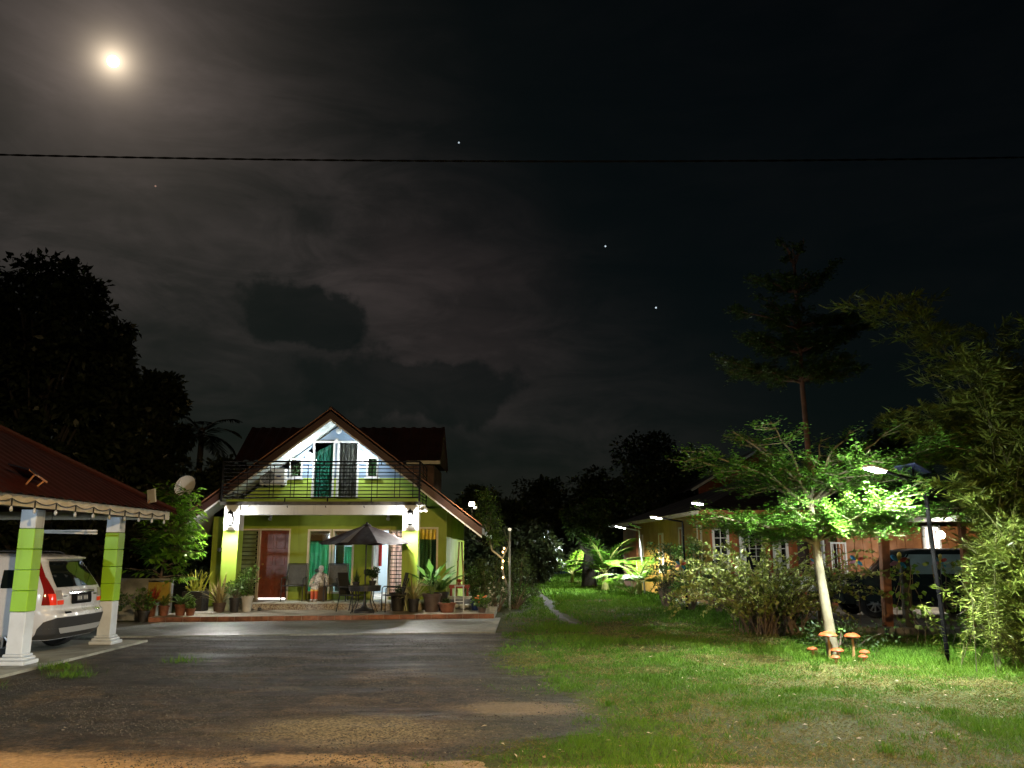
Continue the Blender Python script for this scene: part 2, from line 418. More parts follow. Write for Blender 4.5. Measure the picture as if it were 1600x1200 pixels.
asp = q.mix(q.m('MULTIPLY', q.ss(crk.outputs['Distance'], .004, .02, 1.0, 0.0), .7), asp, (.012, .012, .012, 1))
asp = q.mix(q.m('MULTIPLY', q.ss(na, .50, .60), .6), asp, (.095, .085, .065, 1))
ear = q.mix(q.ss(nb, .32, .68), (.038, .025, .016, 1), (.115, .076, .042, 1))
ear = q.mix(q.ss(na, .53, .60), ear, (.15, .10, .055, 1))
ear = q.mix(q.ss(q.noise(co, 2.6, 6, .65), .54, .62), ear, (.030, .022, .015, 1))
f = q.ss(q.m('ADD', xyz[1], q.m('MULTIPLY', q.m('SUBTRACT', na, .5), 6.0)), 9.0, 12.8, 1.0, 0.0)
f2 = q.ss(q.m('ADD', xyz[0], q.m('MULTIPLY', q.m('SUBTRACT', na, .5), 3.0)), -4.2, -1.6, 0.0, 1.0)
f = q.m('MAXIMUM', q.m('MULTIPLY', f, q.m('MAXIMUM', f2, .35)), q.ss(q.m('ADD', xyz[1], q.m('MULTIPLY', q.m('SUBTRACT', na, .5), 2.0)), 7.7, 8.9, 1.0, 0.0))
f = q.m('MAXIMUM', f, q.ss(q.m('ADD', xyz[0], q.m('MULTIPLY', q.m('SUBTRACT', na, .5), 2.0)), -1.4, .2, 0.0, .85))
col = q.mix(f, asp, ear)
f = q.m('MAXIMUM', f, q.m('MULTIPLY', q.ss(na, .47, .56), q.ss(xyz[1], 12.0, 16.5, .75, 0.0)))
col = q.mix(f, asp, ear)
col = q.mix(q.ss(q.m('ADD', xyz[0], q.m('ADD', q.m('MULTIPLY', q.m('SUBTRACT', na, .5), 2.6), q.m('MULTIPLY', q.m('SUBTRACT', nb, .5), 1.2))), -.75, .15), col, q.mix(q.ss(nb, .35, .65), (.030, .032, .013, 1), (.07, .062, .026, 1)))
nm = q.noise(co, 26, 5, .72)
col = q.mix(1.0, col, q.mix(q.ss(nm, .36, .64), (.38, .37, .36, 1), (1.12, 1.10, 1.06, 1)), 'MULTIPLY')
col = q.mix(1.0, col, q.mix(q.ss(q.noise(co, 3.1, 5, .6), .38, .62), (.55, .54, .53, 1), (1, 1, 1, 1)), 'MULTIPLY')
grv = q.mix(q.ss(vs.outputs[0], .2, .8), (.10, .075, .035, 1), (.36, .29, .15, 1))
col = q.mix(q.m('MULTIPLY', blob(q, xyz, -1.5, 8.5, 1.3, .7, q.m('ADD', q.m('MULTIPLY', na, .6), q.m('MULTIPLY', nb, .4)), 3.2, .35, 1.35), .75), col, grv)
col = q.mix(blob(q, xyz, -4.2, 6.75, 2.3, .95, q.m('ADD', q.m('MULTIPLY', na, .5), q.m('MULTIPLY', nb, .5)), 1.8, .55, 1.25), col, (.50, .32, .15, 1))
col = q.mix(blob(q, xyz, -1.7, 7.4, .8, .2, nb, 2.2, .5, 1.3), col, (.36, .25, .13, 1))
col = q.mix(q.m('MULTIPLY', blob(q, xyz, 0.1, 9.7, .75, .45, nb, 1.9, .5, 1.3), .7), col, (.22, .155, .085, 1))
col = q.mix(blob(q, xyz, -.4, 7.2, 1.0, .14, na, 1.3), col, (.30, .21, .11, 1))
col = q.mix(1.0, col, q.mix(q.ss(nm, .36, .64), (.70, .69, .68, 1), (1.08, 1.07, 1.05, 1)), 'MULTIPLY')
q.put(p.inputs['Base Color'], col); q.put(p.inputs['Roughness'], q.ss(nw, .40, .66, .85, .50)); p.inputs['Specular IOR Level'].default_value = .35
bn = q.n('ShaderNodeBump'); bn.inputs['Strength'].default_value = 1.0; bn.inputs['Distance'].default_value = .03
q.put(bn.inputs['Height'], q.m('ADD', q.m('ADD', nb, q.m('MULTIPLY', nf, .5)), q.m('MULTIPLY', na, 2.0))); q.put(p.inputs['Normal'], bn.outputs[0])
edge = []
for i in range(240):
    y = 3 + (18.4 - 3) * i / 239
    xe = .25 + .70 * math.exp(-((y - 9.7) / 1.8) ** 2) - .35 * max(0, (y - 14) / 4.4) + .6 * (float(vnoise(y, 3.3, 1.1)) - .5) + .5 * (float(vnoise(y, 1.3, .3)) - .5) + .25 * (float(vnoise(y, 4.3, .12)) - .5) - .9 * max(0, (8.6 - y) / 2.0)
    edge.append((xe, y))
dm = MB()
for (xa, ya), (xb, yb) in zip(edge[:-1], edge[1:]): dm.quad((-45, ya, .006), (xa, ya, .006), (xb, yb, .006), (-45, yb, .006))
tag(dm.build('driveway', m_drive), kind='structure')
def edge_x(y): return np.interp(y, [e[1] for e in edge], [e[0] for e in edge], right=-1e3 if False else edge[-1][0])

# concrete apron in front of the terrace, worn and damp
m_conc, q, p, co, xyz = posm('damp_concrete')
na = q.noise(co, .9, 6, .6); nb = q.noise(co, 12, 6, .6)
col = q.mix(q.ss(nb, .3, .7), (.13, .14, .125, 1), (.23, .24, .215, 1)); col = q.mix(q.ss(na, .46, .66), col, (.085, .092, .085, 1))
q.put(p.inputs['Base Color'], col); q.put(p.inputs['Roughness'], q.ss(na, .35, .62, .62, .34)); p.inputs['Specular IOR Level'].default_value = .5
bn = q.n('ShaderNodeBump'); bn.inputs['Strength'].default_value = .35; bn.inputs['Distance'].default_value = .012; q.put(bn.inputs['Height'], q.m('ADD', nb, na)); q.put(p.inputs['Normal'], bn.outputs[0])
ap = MB(); pts = [(-11, 16.9), (-7.4, 17.4), (-.36, 18.35), (-.30, 22.2), (-11, 20.6)]
n = len(pts); ap.v = [(x, y, -.05) for x, y in pts] + [(x, y, .035) for x, y in pts]; ap.f = [tuple(range(n, 2 * n))] + [(i, (i + 1) % n, (i + 1) % n + n, i + n) for i in range(n)]
tag(ap.build('concrete_apron', m_conc), kind='structure')

# dirt path along the lawn
m_path = pm('path_earth', (.065, .058, .034), .95, ns=6, amt=.35, bump=.5)
cl = [(1.55, 20.5), (1.30, 23), (1.15, 26), (1.25, 30), (1.15, 34), (.85, 40), (1.2, 47), (2.2, 56), (3.4, 66)]
pp = MB(); L = []; Rr = []
ys = np.linspace(20.5, 66, 90); xs = np.interp(ys, [c[1] for c in cl], [c[0] for c in cl])
for i, (x, y) in enumerate(zip(xs, ys)):
    wv = (.03 + .16 * float(vnoise(y, 7.7, 1.7))) * min(1, (y - 20) / 4 + .3); jl = .14 * (float(vnoise(y, 2.2, .5)) - .5); jr = .14 * (float(vnoise(y, 5.2, .5)) - .5)
    L.append((x - wv + jl, y, .007)); Rr.append((x + wv + jr, y, .007))
for i in range(89): pp.quad(L[i], Rr[i], Rr[i + 1], L[i + 1])
tag(pp.build('path', m_path), kind='structure')

# grass: individual blades, thinner on the bare patches
m_grass = leafm('grass_blade', (.036, .108, .009), (.108, .205, .020), .22, .7, .12)
m_dry = leafm('dry_grass_blade', (.10, .10, .03), (.27, .235, .095), .15, .9, .05)
def grass_pts(x0, x1, y0, y1, dens, seed):
    n = int((x1 - x0) * (y1 - y0) * dens); x = rng.uniform(x0, x1, n); y = rng.uniform(y0, y1, n)
    ex_ = edge_x(np.clip(y, 3, 18.4)); q0 = (x - ex_ + (vnoise(x, y, .6, 3) - .5) * 1.3 + (vnoise(x, y, .18, 6) - .5) * .9 + .6) / 1.2; keep = rng.random(n) < np.clip(q0, 0, 1) ** 1.6
    keep &= ~((y > 18.2) & (x < -.25) & (y < 40))
    px = np.interp(y, ys, xs); keep &= ~((y > 20.5) & (np.abs(x - px) < .22 * vnoise(x, y, .3, 9) + .06))
    e1 = ((x - .1) / 1.0) ** 2 + ((y - 9.7) / .6) ** 2; keep &= rng.random(n) < np.clip((e1 - .5) * .9, .05, 1)
    d = .55 * vnoise(x, y, 1.3, 1) + .3 * vnoise(x, y, .45, 2) + .15 * vnoise(x, y, .16, 5)
    keep &= rng.random(n) < np.clip((d - .10) * 3.4, .55, 1)
    keep &= ~((x > 7.4) & (y > 17.6)) & ~((x > 5.6) & (y > 27.5))
    return x[keep], y[keep], d[keep]
gp = []; dp = []
for (x0, x1, y0, y1, dens, h, wd) in ((-2.5, 8.2, 6.4, 10.5, 4200, .046, .0050), (-1.5, 9.0, 10.5, 15, 2600, .056, .0066), (-1.0, 9.5, 15, 20, 1000, .062, .010), (-.6, 7.4, 20, 29, 380, .075, .017), (-.3, 6, 29, 66, 200, .11, .038)):
    x, y, d = grass_pts(x0, x1, y0, y1, dens, 1); n = len(x)
    fine = vnoise(x, y, .22, 12); lush = np.clip((d - .34) * 2.6 + .35 * (fine - .5) + np.where(y > 22, .45, .06), .0, 1); far = np.clip(vnoise(x, y, 2.1, 7), 0, 1)
    hh = h * (.30 + 1.15 * lush ** 1.4) * rng.uniform(.4, 1.7, n)
    shadeq = ((x > 4.0) & (y > 12.9) & (y < 17.5)); hh = np.where(shadeq, hh * 1.6, hh)
    isdry0 = rng.random(n) < np.clip(.60 - .92 * lush, .04, .60)
    isdry = isdry0; hh = np.where(isdry, h * rng.uniform(.7, 1.7, n), hh); ln = np.where(isdry, 2.2, .6); dr = np.stack([rng.normal(0, 1, n) * ln, rng.normal(0, 1, n) * ln, np.ones(n)], 1)
    V, F, r = leaves(np.stack([x, y, np.full(n, .004)], 1), dr, hh, wd * rng.uniform(.6, 1.3, n), roll=1.0, rnd=np.clip(.15 + .6 * far + .3 * (lush - .5) + rng.normal(0, .25, n), 0, 1))
    def sub(mask):
        idx = np.where(mask)[0]; vv = V.reshape(-1, 4, 3)[idx].reshape(-1, 3); return vv, np.arange(len(idx) * 4).reshape(-1, 4), r.reshape(-1, 4)[idx].ravel()
    gp.append(sub(~isdry)); dp.append(sub(isdry))
# taller tufts here and there
tuft = rng.uniform((.6, 7.2), (7.6, 16.5), (150, 2)); tuft = tuft[tuft[:, 0] > edge_x(tuft[:, 1]) + .3]
for tx0, ty0 in tuft:
    k = int(rng.integers(30, 110)); sp = rng.uniform(.04, .14); P = np.stack([rng.normal(tx0, sp, k), rng.normal(ty0, sp, k), np.full(k, .004)], 1)
    gp.append(leaves(P, np.stack([rng.normal(0, .5, k), rng.normal(0, .5, k), np.ones(k)], 1), rng.uniform(.05, .125, k), rng.uniform(.005, .008, k), roll=1.0, rnd=np.clip(rng.normal(.35, .3, k), 0, 1)))
tag(leaf_obj('lawn_grass', gp, m_grass), 'green grass blades growing across the lawn beside the driveway', 'grass', kind='stuff')
tag(leaf_obj('dry_grass', dp, m_dry), 'dry straw coloured grass scattered through the lawn', 'grass', kind='stuff')
# weeds in the kerb of the carport slab
for nm, lb, cx, cy, n in (('grass_tuft', 'larger grass tuft at the edge of the carport slab by the near column', -6.62, 12.75, 260), ('grass_tuft', 'small grass tuft on the asphalt in front of the carport', -6.05, 12.0, 200), ('grass_tuft', 'tiny grass tuft on asphalt near the left edge of the photo', -6.65, 11.0, 80), ('grass_tuft', 'lone small grass tuft in the middle of the dark asphalt', -5.15, 13.5, 110)):
    P = np.stack([rng.normal(cx, .16, n), rng.normal(cy, .10, n), np.full(n, .006)], 1)
    tag(leaf_obj(nm, leaves(P - np.array([0, 0, 0.0]), np.stack([rng.normal(0, .5, n), rng.normal(0, .5, n), np.ones(n)], 1), rng.uniform(.06, .17, n), .008), m_grass, None, (cx, cy, .006)), lb, 'grass', kind='stuff')
# loose stones on the drive
n = 42000; x = rng.uniform(-9, 1.2, n); y = 6.6 + 10.5 * rng.random(n) ** 1.9; k = vnoise(x, y, .9, 4) > .38; k &= x < edge_x(y) + .2; x = x[k]; y = y[k]; n = len(x)
s = rng.uniform(.003, .011, n) * np.where(rng.random(n) < .03, 2.0, 1)
o6 = np.array([[1, 0, 0], [0, 1, 0], [-1, 0, 0], [0, -1, 0], [0, 0, .7], [0, 0, -.3]])
V = (np.stack([x, y, np.full(n, .009)], 1)[:, None, :] + o6[None] * s[:, None, None] * rng.uniform(.6, 1.3, (n, 6, 1))).reshape(-1, 3)
F = (np.arange(n)[:, None, None] * 6 + np.array([[0, 1, 4], [1, 2, 4], [2, 3, 4], [3, 0, 4], [1, 0, 5], [2, 1, 5], [3, 2, 5], [0, 3, 5]])[None]).reshape(-1, 3)
m_stone = leafm('loose_stone', (.04, .038, .035), (.15, .135, .11), 0, .85, .2)
tag(link('loose_gravel', np_mesh('loose_gravel', V, F, np.repeat(rng.random(n), 6)), m_stone), 'loose gravel strewn over the worn driveway', 'gravel', kind='stuff')
# fallen leaves
n = 260; x = rng.uniform(-.5, 7.5, n); y = 7 + 9 * rng.random(n)
tag(leaf_obj('leaf_litter', leaves(np.stack([x, y, np.full(n, .035)], 1), np.stack([rng.normal(size=n), rng.normal(size=n), rng.normal(0, .2, n)], 1), rng.uniform(.03, .07, n), rng.uniform(.015, .03, n), roll=.3), leafm('dead_leaf', (.20, .14, .07), (.42, .36, .25), .1, .8)), 'dead leaves lying on the lawn', 'leaves', kind='stuff')

# ============================================================ MAIN HOUSE
lime = pm('lime_wall_paint', (.27, .36, .024), .55, ns=1.6, amt=.16, bump=.05, bs=40, streak=.35)
limeb = pm('bright_lime_paint', (.34, .52, .06), .5, ns=1.6, amt=.14, bump=.05, bs=40, streak=.3)
white = pm('white_paint', (.66, .68, .67), .5, ns=2.2, amt=.10, bump=.04, bs=30, streak=.25)
cream = pm('cream_frame_paint', (.66, .60, .44), .5, ns=6, amt=.12)
soffit = pm('white_soffit', (.66, .72, .68), .55, ns=2, amt=.07)
roofm = pm('dark_red_metal_roof', (.05, .014, .010), .42, ns=1.4, amt=.3, spec=.5)
barge = pm('brown_barge_paint', (.045, .018, .014), .5, ns=5, amt=.25)
ridge_m = pm('pale_roof_edging', (.20, .09, .05), .45, ns=8, amt=.2)
steel = pm('dark_iron', (.007, .0065, .006), .75, spec=.1, metal=0, ns=12, amt=.3)
conc2 = pm('stained_concrete', (.20, .19, .16), .8, ns=5, amt=.5, bump=.3)
wood_r = pm('red_brown_door_wood', (.19, .050, .028), .35, ns=7, amt=.3, coat=.2)
dglass = pm('dark_glass', (.012, .016, .014), .06, spec=.6)
HX, WY = -5.2, 24.9
house = thing('gable_house', 'lime green gabled house with lit balcony and pillared porch', 'house', (HX, WY, 0))
# paint boundary on the gable: lime below, blue grey above
m_gab, q, p, co, xyz = posm('gable_paint')
nn = q.noise(co, 2, 4); grn = q.mix(q.ss(nn, .35, .65), (.36, .52, .07, 1), (.42, .60, .09, 1)); blu = q.mix(q.ss(nn, .35, .65), (.21, .30, .42, 1), (.25, .35, .47, 1))
wm, q2, p2, co2, xyz2 = m_gab, q, p, co, xyz
q.put(p.inputs['Base Color'], q.mix(q.ss(xyz[2], 3.848, 3.852), grn, blu)); p.inputs['Roughness'].default_value = .6
def zr(x, lift=0): return 5.62 + lift - abs(x - HX) * .757
WL, WR = -8.82, -1.93
GS = 3.02
lower_holes = {'door': (-7.40, .34, -6.56, 2.32), 'louvre': (-8.05, .34, -7.46, 2.32), 'win1': (-5.96, .56, -5.36, 2.30), 'win2': (-5.23, .56, -4.69, 2.30), 'open': (-4.07, .335, -3.63, 2.32), 'grille': (-3.58, .46, -3.18, 2.29), 'winR': (-2.72, .78, -2.22, 2.36)}
outer = [(WL, 0), (WR, 0), (WR, GS), (WL, GS)]
holes = [rect(*v) for v in lower_holes.values()]
MB().wall(outer, holes, WY, WY + .16).build('wall', lime, house)
up_holes = {'d1': (-5.92, 3.30, -5.36, 4.92), 'd2': (-5.19, 3.30, -4.63, 4.92), 'w1': (-6.61, 3.90, -6.31, 4.40), 'w2': (-4.31, 3.92, -4.04, 4.44)}
og = [(WL, GS), (WR, GS), (WR, zr(WR, -.17)), (HX, zr(HX, -.17)), (WL, zr(WL, -.17))]
MB().wall(og, [rect(*v) for v in up_holes.values()], WY, WY + .16).build('gable_wall', m_gab, house)
# side and rear walls
bx(WL, WY + .16, 0, WL + .16, 34, zr(WL, -.17)).build('side_wall', lime, house)
bx(WR - .16, WY + .16, 0, WR, 34, zr(WR, -.17)).build('side_wall', lime, house)
MB().wall([(WL, 0), (WR, 0), (WR, zr(WR, -.17)), (HX, zr(HX, -.17)), (WL, zr(WL, -.17))], [], 34.0, 34.15).build('rear_wall', lime, house)
# roof: two pitches of ribbed metal, soffit below, barge boards at the front
YF, YB, XE = 23.6, 34.6, 4.36
for sg in (-1, 1):
    mb = MB(); rows = []
    n = 88
    P1 = []; P0 = []
    for i in range(n + 1):
        y = YF - .03 + (YB - YF) * i / n; rib = .028 * (1 if (i % 4) in (0, 1) else 0)
        P0.append((HX, y, 5.62 + .06 + rib)); P1.append((HX + sg * XE, y, 5.62 - XE * .757 + .06 + rib))
    mb.grid([P0, P1] if sg > 0 else [P1, P0])
    rf = mb.build('roof', roofm, house)
    th = -.10
    mb = MB(); mb.quad((HX, YF, 5.62 + th), (HX, YB, 5.62 + th), (HX + sg * XE, YB, 5.62 - XE * .757 + th), (HX + sg * XE, YF, 5.62 - XE * .757 + th)); mb.build('soffit', soffit, rf)
    # barge board (brown) with pale edging, and white underside trim
    def slant(z0, z1, y0, y1, x0=0.0, x1=XE):
        b = MB(); v = []
        for xx in (x0, x1):
            zb = 5.62 - xx * .757
            v += [(HX + sg * xx, y0, zb + z0), (HX + sg * xx, y1, zb + z0), (HX + sg * xx, y1, zb + z1), (HX + sg * xx, y0, zb + z1)]
        b.v = v; b.f = [(0, 1, 2, 3), (7, 6, 5, 4), (0, 4, 5, 1), (1, 5, 6, 2), (2, 6, 7, 3), (3, 7, 4, 0)]; return b
    slant(-.19, .03, YF - .04, YF - .008).build('barge_board', barge, rf)
    slant(.092, .125, YF - .07, YF + .03).build('roof_edging', ridge_m, rf)
    slant(-.245, -.192, YF - .03, YF + .02).build('white_trim', white, rf)
    # eaves fascia
    bx(min(HX + sg * XE, HX + sg * (XE - .03)), YF, 5.62 - XE * .757 - .12, max(HX + sg * XE, HX + sg * (XE - .03)), YB, 5.62 - XE * .757 + .05).build('fascia', white, rf)
MB().tube([(HX, YF - .05, 5.74), (HX, YB, 5.74)], .055, 8).build('ridge_cap', roofm, house, True)
# eaves beam on the right, caught by the garden light
b = MB(); b.bbox((-1.35, 24.7, 2.62), (1.0, .09, .09), .01, Matrix.Rotation(R(37), 3, 'Y')); b.build('eaves_brace', cream, house)

# porch roof slab = balcony floor, beam, columns
BL, BR, BF = -7.98, -2.52, 23.0
bx(BL, BF - .08, 2.955, BR, WY - .003, 3.045).build('balcony_slab', pm('mossy_slab', (.075, .07, .055), .9, ns=6, amt=.6, bump=.4), house)
bx(-7.42, BF + .0, 2.69, -2.96, BF + .28, 2.952).build('porch_beam', white, house)
bx(BL + .1, BF + .12, 3.047, BR - .1, BF + .22, 3.115).build('balcony_curb', limeb, house)
for x0, x1 in ((-7.86, -7.44), (-2.98, -2.55)):
    cpart = bx(x0, BF - .02, 2.27, x1, BF + .40, 2.952).build('column_top', white, house)
    bx(x0 + .002, BF - .018, .78, x1 - .002, BF + .398, 2.268).build('column', limeb, cpart)
    bx(x0 - .008, BF - .028, .150, x1 + .008, BF + .408, .778).build('column_base', pm('pale_column_base', (.46, .50, .28), .7, ns=5, amt=.35), cpart)
for i, x in enumerate((-7.2, -6.15, -5.1, -4.05, -3.15)):
    MB().tube([(x, BF - .01, 2.93), (x, BF - .05, 2.92), (x + .02, BF - .06, 2.88)], .012, 5).build('beam_hook', steel, house)
# balcony railing
rail = MB().tube([(BL + .02, BF - .04, 4.14), (BR - .02, BF - .04, 4.14)], .022, 6).build('railing', steel, house)
def bar(p0, p1, r=.012): MB().tube([p0, p1], r, 5).build('bar', steel, rail)
for z in (4.045, 3.945, 3.845, 3.745, 3.645, 3.545, 3.445, 3.345, 3.245, 3.155):
    bar((BL + .02, BF - .04, z), (BR - .02, BF - .04, z), .020 if z in (4.045, 3.155) else .0135)
for x in (BL + .02, BR - .02): MB().bbox((x, BF - .04, 3.58), (.05, .05, 1.14), .006).build('post', steel, rail)
for x in (-7.0, -6.1, -5.9, -5.18, -4.35, -3.6): bar((x, BF - .04, 4.045), (x, BF - .04, 4.14), .014)
for x in (-6.22, -5.05, -3.85): bar((x, BF - .04, 3.045), (x, BF - .04, 3.16), .018)
for x in (-7.52, -7.28, -6.66, -6.55, -6.08, -5.98, -5.62, -5.30, -5.0, -4.4, -3.85, -3.70, -3.22, -3.08, -2.72): bar((x, BF - .04, 3.16), (x, BF - .04, 4.05), .011)
for xs_ in (BL + .02, BR - .02):
    for z in (4.14, 4.045, 3.945, 3.845, 3.745, 3.645, 3.545, 3.445, 3.345, 3.245, 3.155):
        bar((xs_, BF - .04, z), (xs_, WY - .05, z), .02 if z > 4.1 else .012)
    bar((xs_, WY - .06, 3.045), (xs_, WY - .06, 4.14), .02); bar((xs_, 23.9, 3.05), (xs_, 23.9, 4.14), .012)
# balcony doors with curtains, small windows
def framed(name, x0, z0, x1, z1, y, mat, w_=.05, d=.07, sill=False):
    f = MB().wall(rect(x0 - w_, z0 - (w_ if sill else 0), x1 + w_, z1 + w_), [rect(x0 + .004, z0 + .004, x1 - .004, z1 - .004)] if sill else [], y - .025, y + d) if sill else None
    if not sill:
        f = MB().box(x0 - w_, y - .025, z0, x0 + .004, y + d, z1 + w_).box(x1 - .004, y - .025, z0, x1 + w_, y + d, z1 + w_).box(x0 + .004, y - .025, z1 - .004, x1 - .004, y + d, z1 + w_)
    return f.build(name, mat, house)
def curtain(x0, x1, z0, z1, y, amp, waves, mat, parent, name='curtain', gather=0.0):
    rows = []
    for j in range(9):
        z = z0 + (z1 - z0) * j / 8; row = []
        for i in range(49):
            f_ = i / 48; x = x0 + (x1 - x0) * f_
            row.append((x, y + amp * math.sin(f_ * waves * 6.283 + .5 * math.sin(j * .7)) * (1 - .35 * j / 8) + .3 * amp * math.sin(f_ * 31), z))
        rows.append(row)
    return MB().grid(rows).build(name, mat, parent, True)
cur_teal = clothm('teal_curtain', (.02, .16, .12), (.04, .24, .17), .3)
cur_grey = clothm('grey_curtain', (.07, .065, .06), (.16, .14, .135), .25)
for k, cm in (('d1', cur_teal), ('d2', cur_grey)):
    x0, z0, x1, z1 = up_holes[k]; d_ = framed('balcony_door', x0, z0, x1, z1, WY, white)
    curtain(x0, x1, z0, z1, WY + .13, .022, 6, cm, d_)
    bx(x0 + .003, WY + .07, z0, x1 - .003, WY + .076, z1 - .003).build('pane', glassm('clear_glass', (.86, .9, .88), .03, .07), d_)
    bx(x0 - .05, WY - .06, z0 - .02, x1 + .05, WY - .002, z0 - .001).build('door_sill', white, d_)
for k in ('w1', 'w2'):
    x0, z0, x1, z1 = up_holes[k]; d_ = framed('small_window', x0, z0, x1, z1, WY, white, .045, .07, True)
    curtain(x0, x1, z0, z1, WY + .12, .012, 3, clothm('olive_curtain', (.07, .13, .05), (.10, .18, .07), .2), d_)
    bx(x0 + .003, WY + .06, z0 + .003, x1 - .003, WY + .066, z1 - .003).build('pane', glassm('clear_glass'), d_)
    bx(x0 - .09, WY - .09, z0 - .085, x1 + .09, WY - .03, z0 - .046).build('window_sill', white, d_)
# porch openings
dr = framed('front_door', *lower_holes['door'], WY, cream, .045, .09)
x0, z0, x1, z1 = lower_holes['door']
lf = bx(x0 + .006, WY + .05, z0 + .05, x1 - .006, WY + .09, z1 - .006).build('door_leaf', wood_r, dr)
for (a, b_, c_, d_) in ((.10, .12, .38, .80), (.46, .12, .74, .80), (.10, .92, .38, 1.28), (.46, .92, .74, 1.28), (.10, 1.40, .38, 1.84), (.46, 1.40, .74, 1.84)):
    MB().bbox((x0 + (a + c_) / 2, WY + .045, z0 + .05 + (b_ + d_) / 2), (c_ - a, .022, d_ - b_), .012).build('door_panel', wood_r, dr)
MB().lathe([(.012, 0), (.028, .01), (.03, .05), (.01, .065)], 10, (x0 + .10, WY + .048, z0 + 1.0), Matrix.Rotation(R(90), 3, 'X')).build('handle', pm('brass', (.5, .4, .2), .3, 1), dr, True)
bx(x0 + .02, WY + .052, z0 + .003, x1 - .02, WY + .060, z0 + .045).build('light_gap', emis('door_gap_glow', (1, .98, .95), 2.2), dr)
lv = framed('louvre_window', *lower_holes['louvre'], WY, cream, .04, .09)
x0, z0, x1, z1 = lower_holes['louvre']; m_slat = pm('greenish_louvre_glass', (.20, .26, .12), .15, ns=4, amt=.2)
for i in range(16):
    z = z0 + .06 + (z1 - z0 - .1) * i / 15.5
    MB().bbox(((x0 + x1) / 2, WY + .05, z + .03), (x1 - x0 - .012, .006, .105), .002, Matrix.Rotation(R(-28), 3, 'X')).build('slat', m_slat, lv)
    MB().bbox((x1 - .035, WY + .0, z + .03), (.05, .05, .05), .01).build('louvre_clip', steel, lv)
bx(x0 + .01, WY + .13, z0, x1 - .01, WY + .135, z1).build('window_backing', pm('dim_room_curtain', (.10, .13, .06), .9, ns=3), lv)
# a room behind the porch wall, lit by its own ceiling lamp
roomp = pm('pale_blue_room_paint', (.50, .66, .78), .8, ns=2, amt=.05)
rm = MB()
x0, x1, y0, y1, z0, z1 = -6.3, -2.1, WY + .165, 29.5, .33, 2.85
rm.quad((x0, y1, z0), (x1, y1, z0), (x1, y1, z1), (x0, y1, z1)); rm.quad((x0, y0, z0), (x0, y1, z0), (x0, y1, z1), (x0, y0, z1)); rm.quad((x1, y1, z0), (x1, y0, z0), (x1, y0, z1), (x1, y1, z1)); rm.quad((x0, y0, z1), (x1, y0, z1), (x1, y1, z1), (x0, y1, z1))
room = rm.build('room', roomp, house)
MB().quad((x0, y0, z0), (x1, y0, z0), (x1, y1, z0), (x0, y1, z0)).build('room_floor', pm('pale_floor_tile', (.55, .53, .48), .3, ns=2), room)
MB().lathe([(.05, 2.84), (.16, 2.82), (.17, 2.78), (.08, 2.74)], 16, (-4.9, 27.4, 0)).build('room_lamp', emis('room_lamp_glow', (1, .96, .9), 6), room)
light('POINT', (-4.9, 27.4, 2.62), 420, (1, .95, .88), house, .12, 'room_light')
cur_green = clothm('sea_green_curtain', (.03, .26, .12), (.06, .36, .18), .45)
for k in ('win1', 'win2', 'winR'):
    x0, z0, x1, z1 = lower_holes[k]; f_ = framed('window', x0, z0, x1, z1, WY, cream, .05, .09, True)
    bx(x0 + .003, WY + .06, z0 + .003, x1 - .003, WY + .066, z1 - .003).build('pane', glassm('window_glass', (.85, .9, .87), .02, .10), f_)
    if k == 'win1': curtain(x0 - .05, x1 + .05, z0 - .1, z1 - .3, WY + .26, .03, 5, cur_green, f_); MB().tube([(x0 - .1, WY + .26, z1 - .29), (x1 + .1, WY + .26, z1 - .29)], .012, 6).build('curtain_rod', steel, f_); bx(x0 - .1, WY + .42, z1 - .32, x1 + .1, WY + .46, z1 + .1).build('pane_reflection', pm('brown_reflection', (.20, .07, .03), .6, ns=5), f_)  # brown board inside stands in for the reflection across the upper pane
    if k == 'win2': curtain(x0 + .26, x1 + .05, z0 - .1, z1 - .45, WY + .26, .03, 3, cur_green, f_); bx(x0 - .02, WY + .4, z0, x0 + .22, WY + .44, z1 - .3).build('inner_board', pm('dark_board', (.05, .035, .03), .5, ns=5), f_); bx(x0 - .1, WY + .42, z1 - .42, x1 + .1, WY + .46, z1 + .1).build('pane_reflection', pm('brown_reflection', (.20, .07, .03), .6), f_)  # plain dark board fills the left part; brown board repeats the painted reflection
    if k == 'winR': curtain(x0 - .03, x1 + .03, z0 - .05, z1 - .30, WY + .2, .025, 5, clothm('deep_green_curtain', (.006, .035, .012), (.012, .06, .022), .1), f_); curtain(x0 - .03, x1 + .03, z1 - .33, z1 + .05, WY + .23, .02, 5, clothm('amber_lit_top', (.62, .28, .02), (.75, .40, .04), .5), f_, 'painted_lit_top')  # orange light at the window top is put into the amber cloth colour
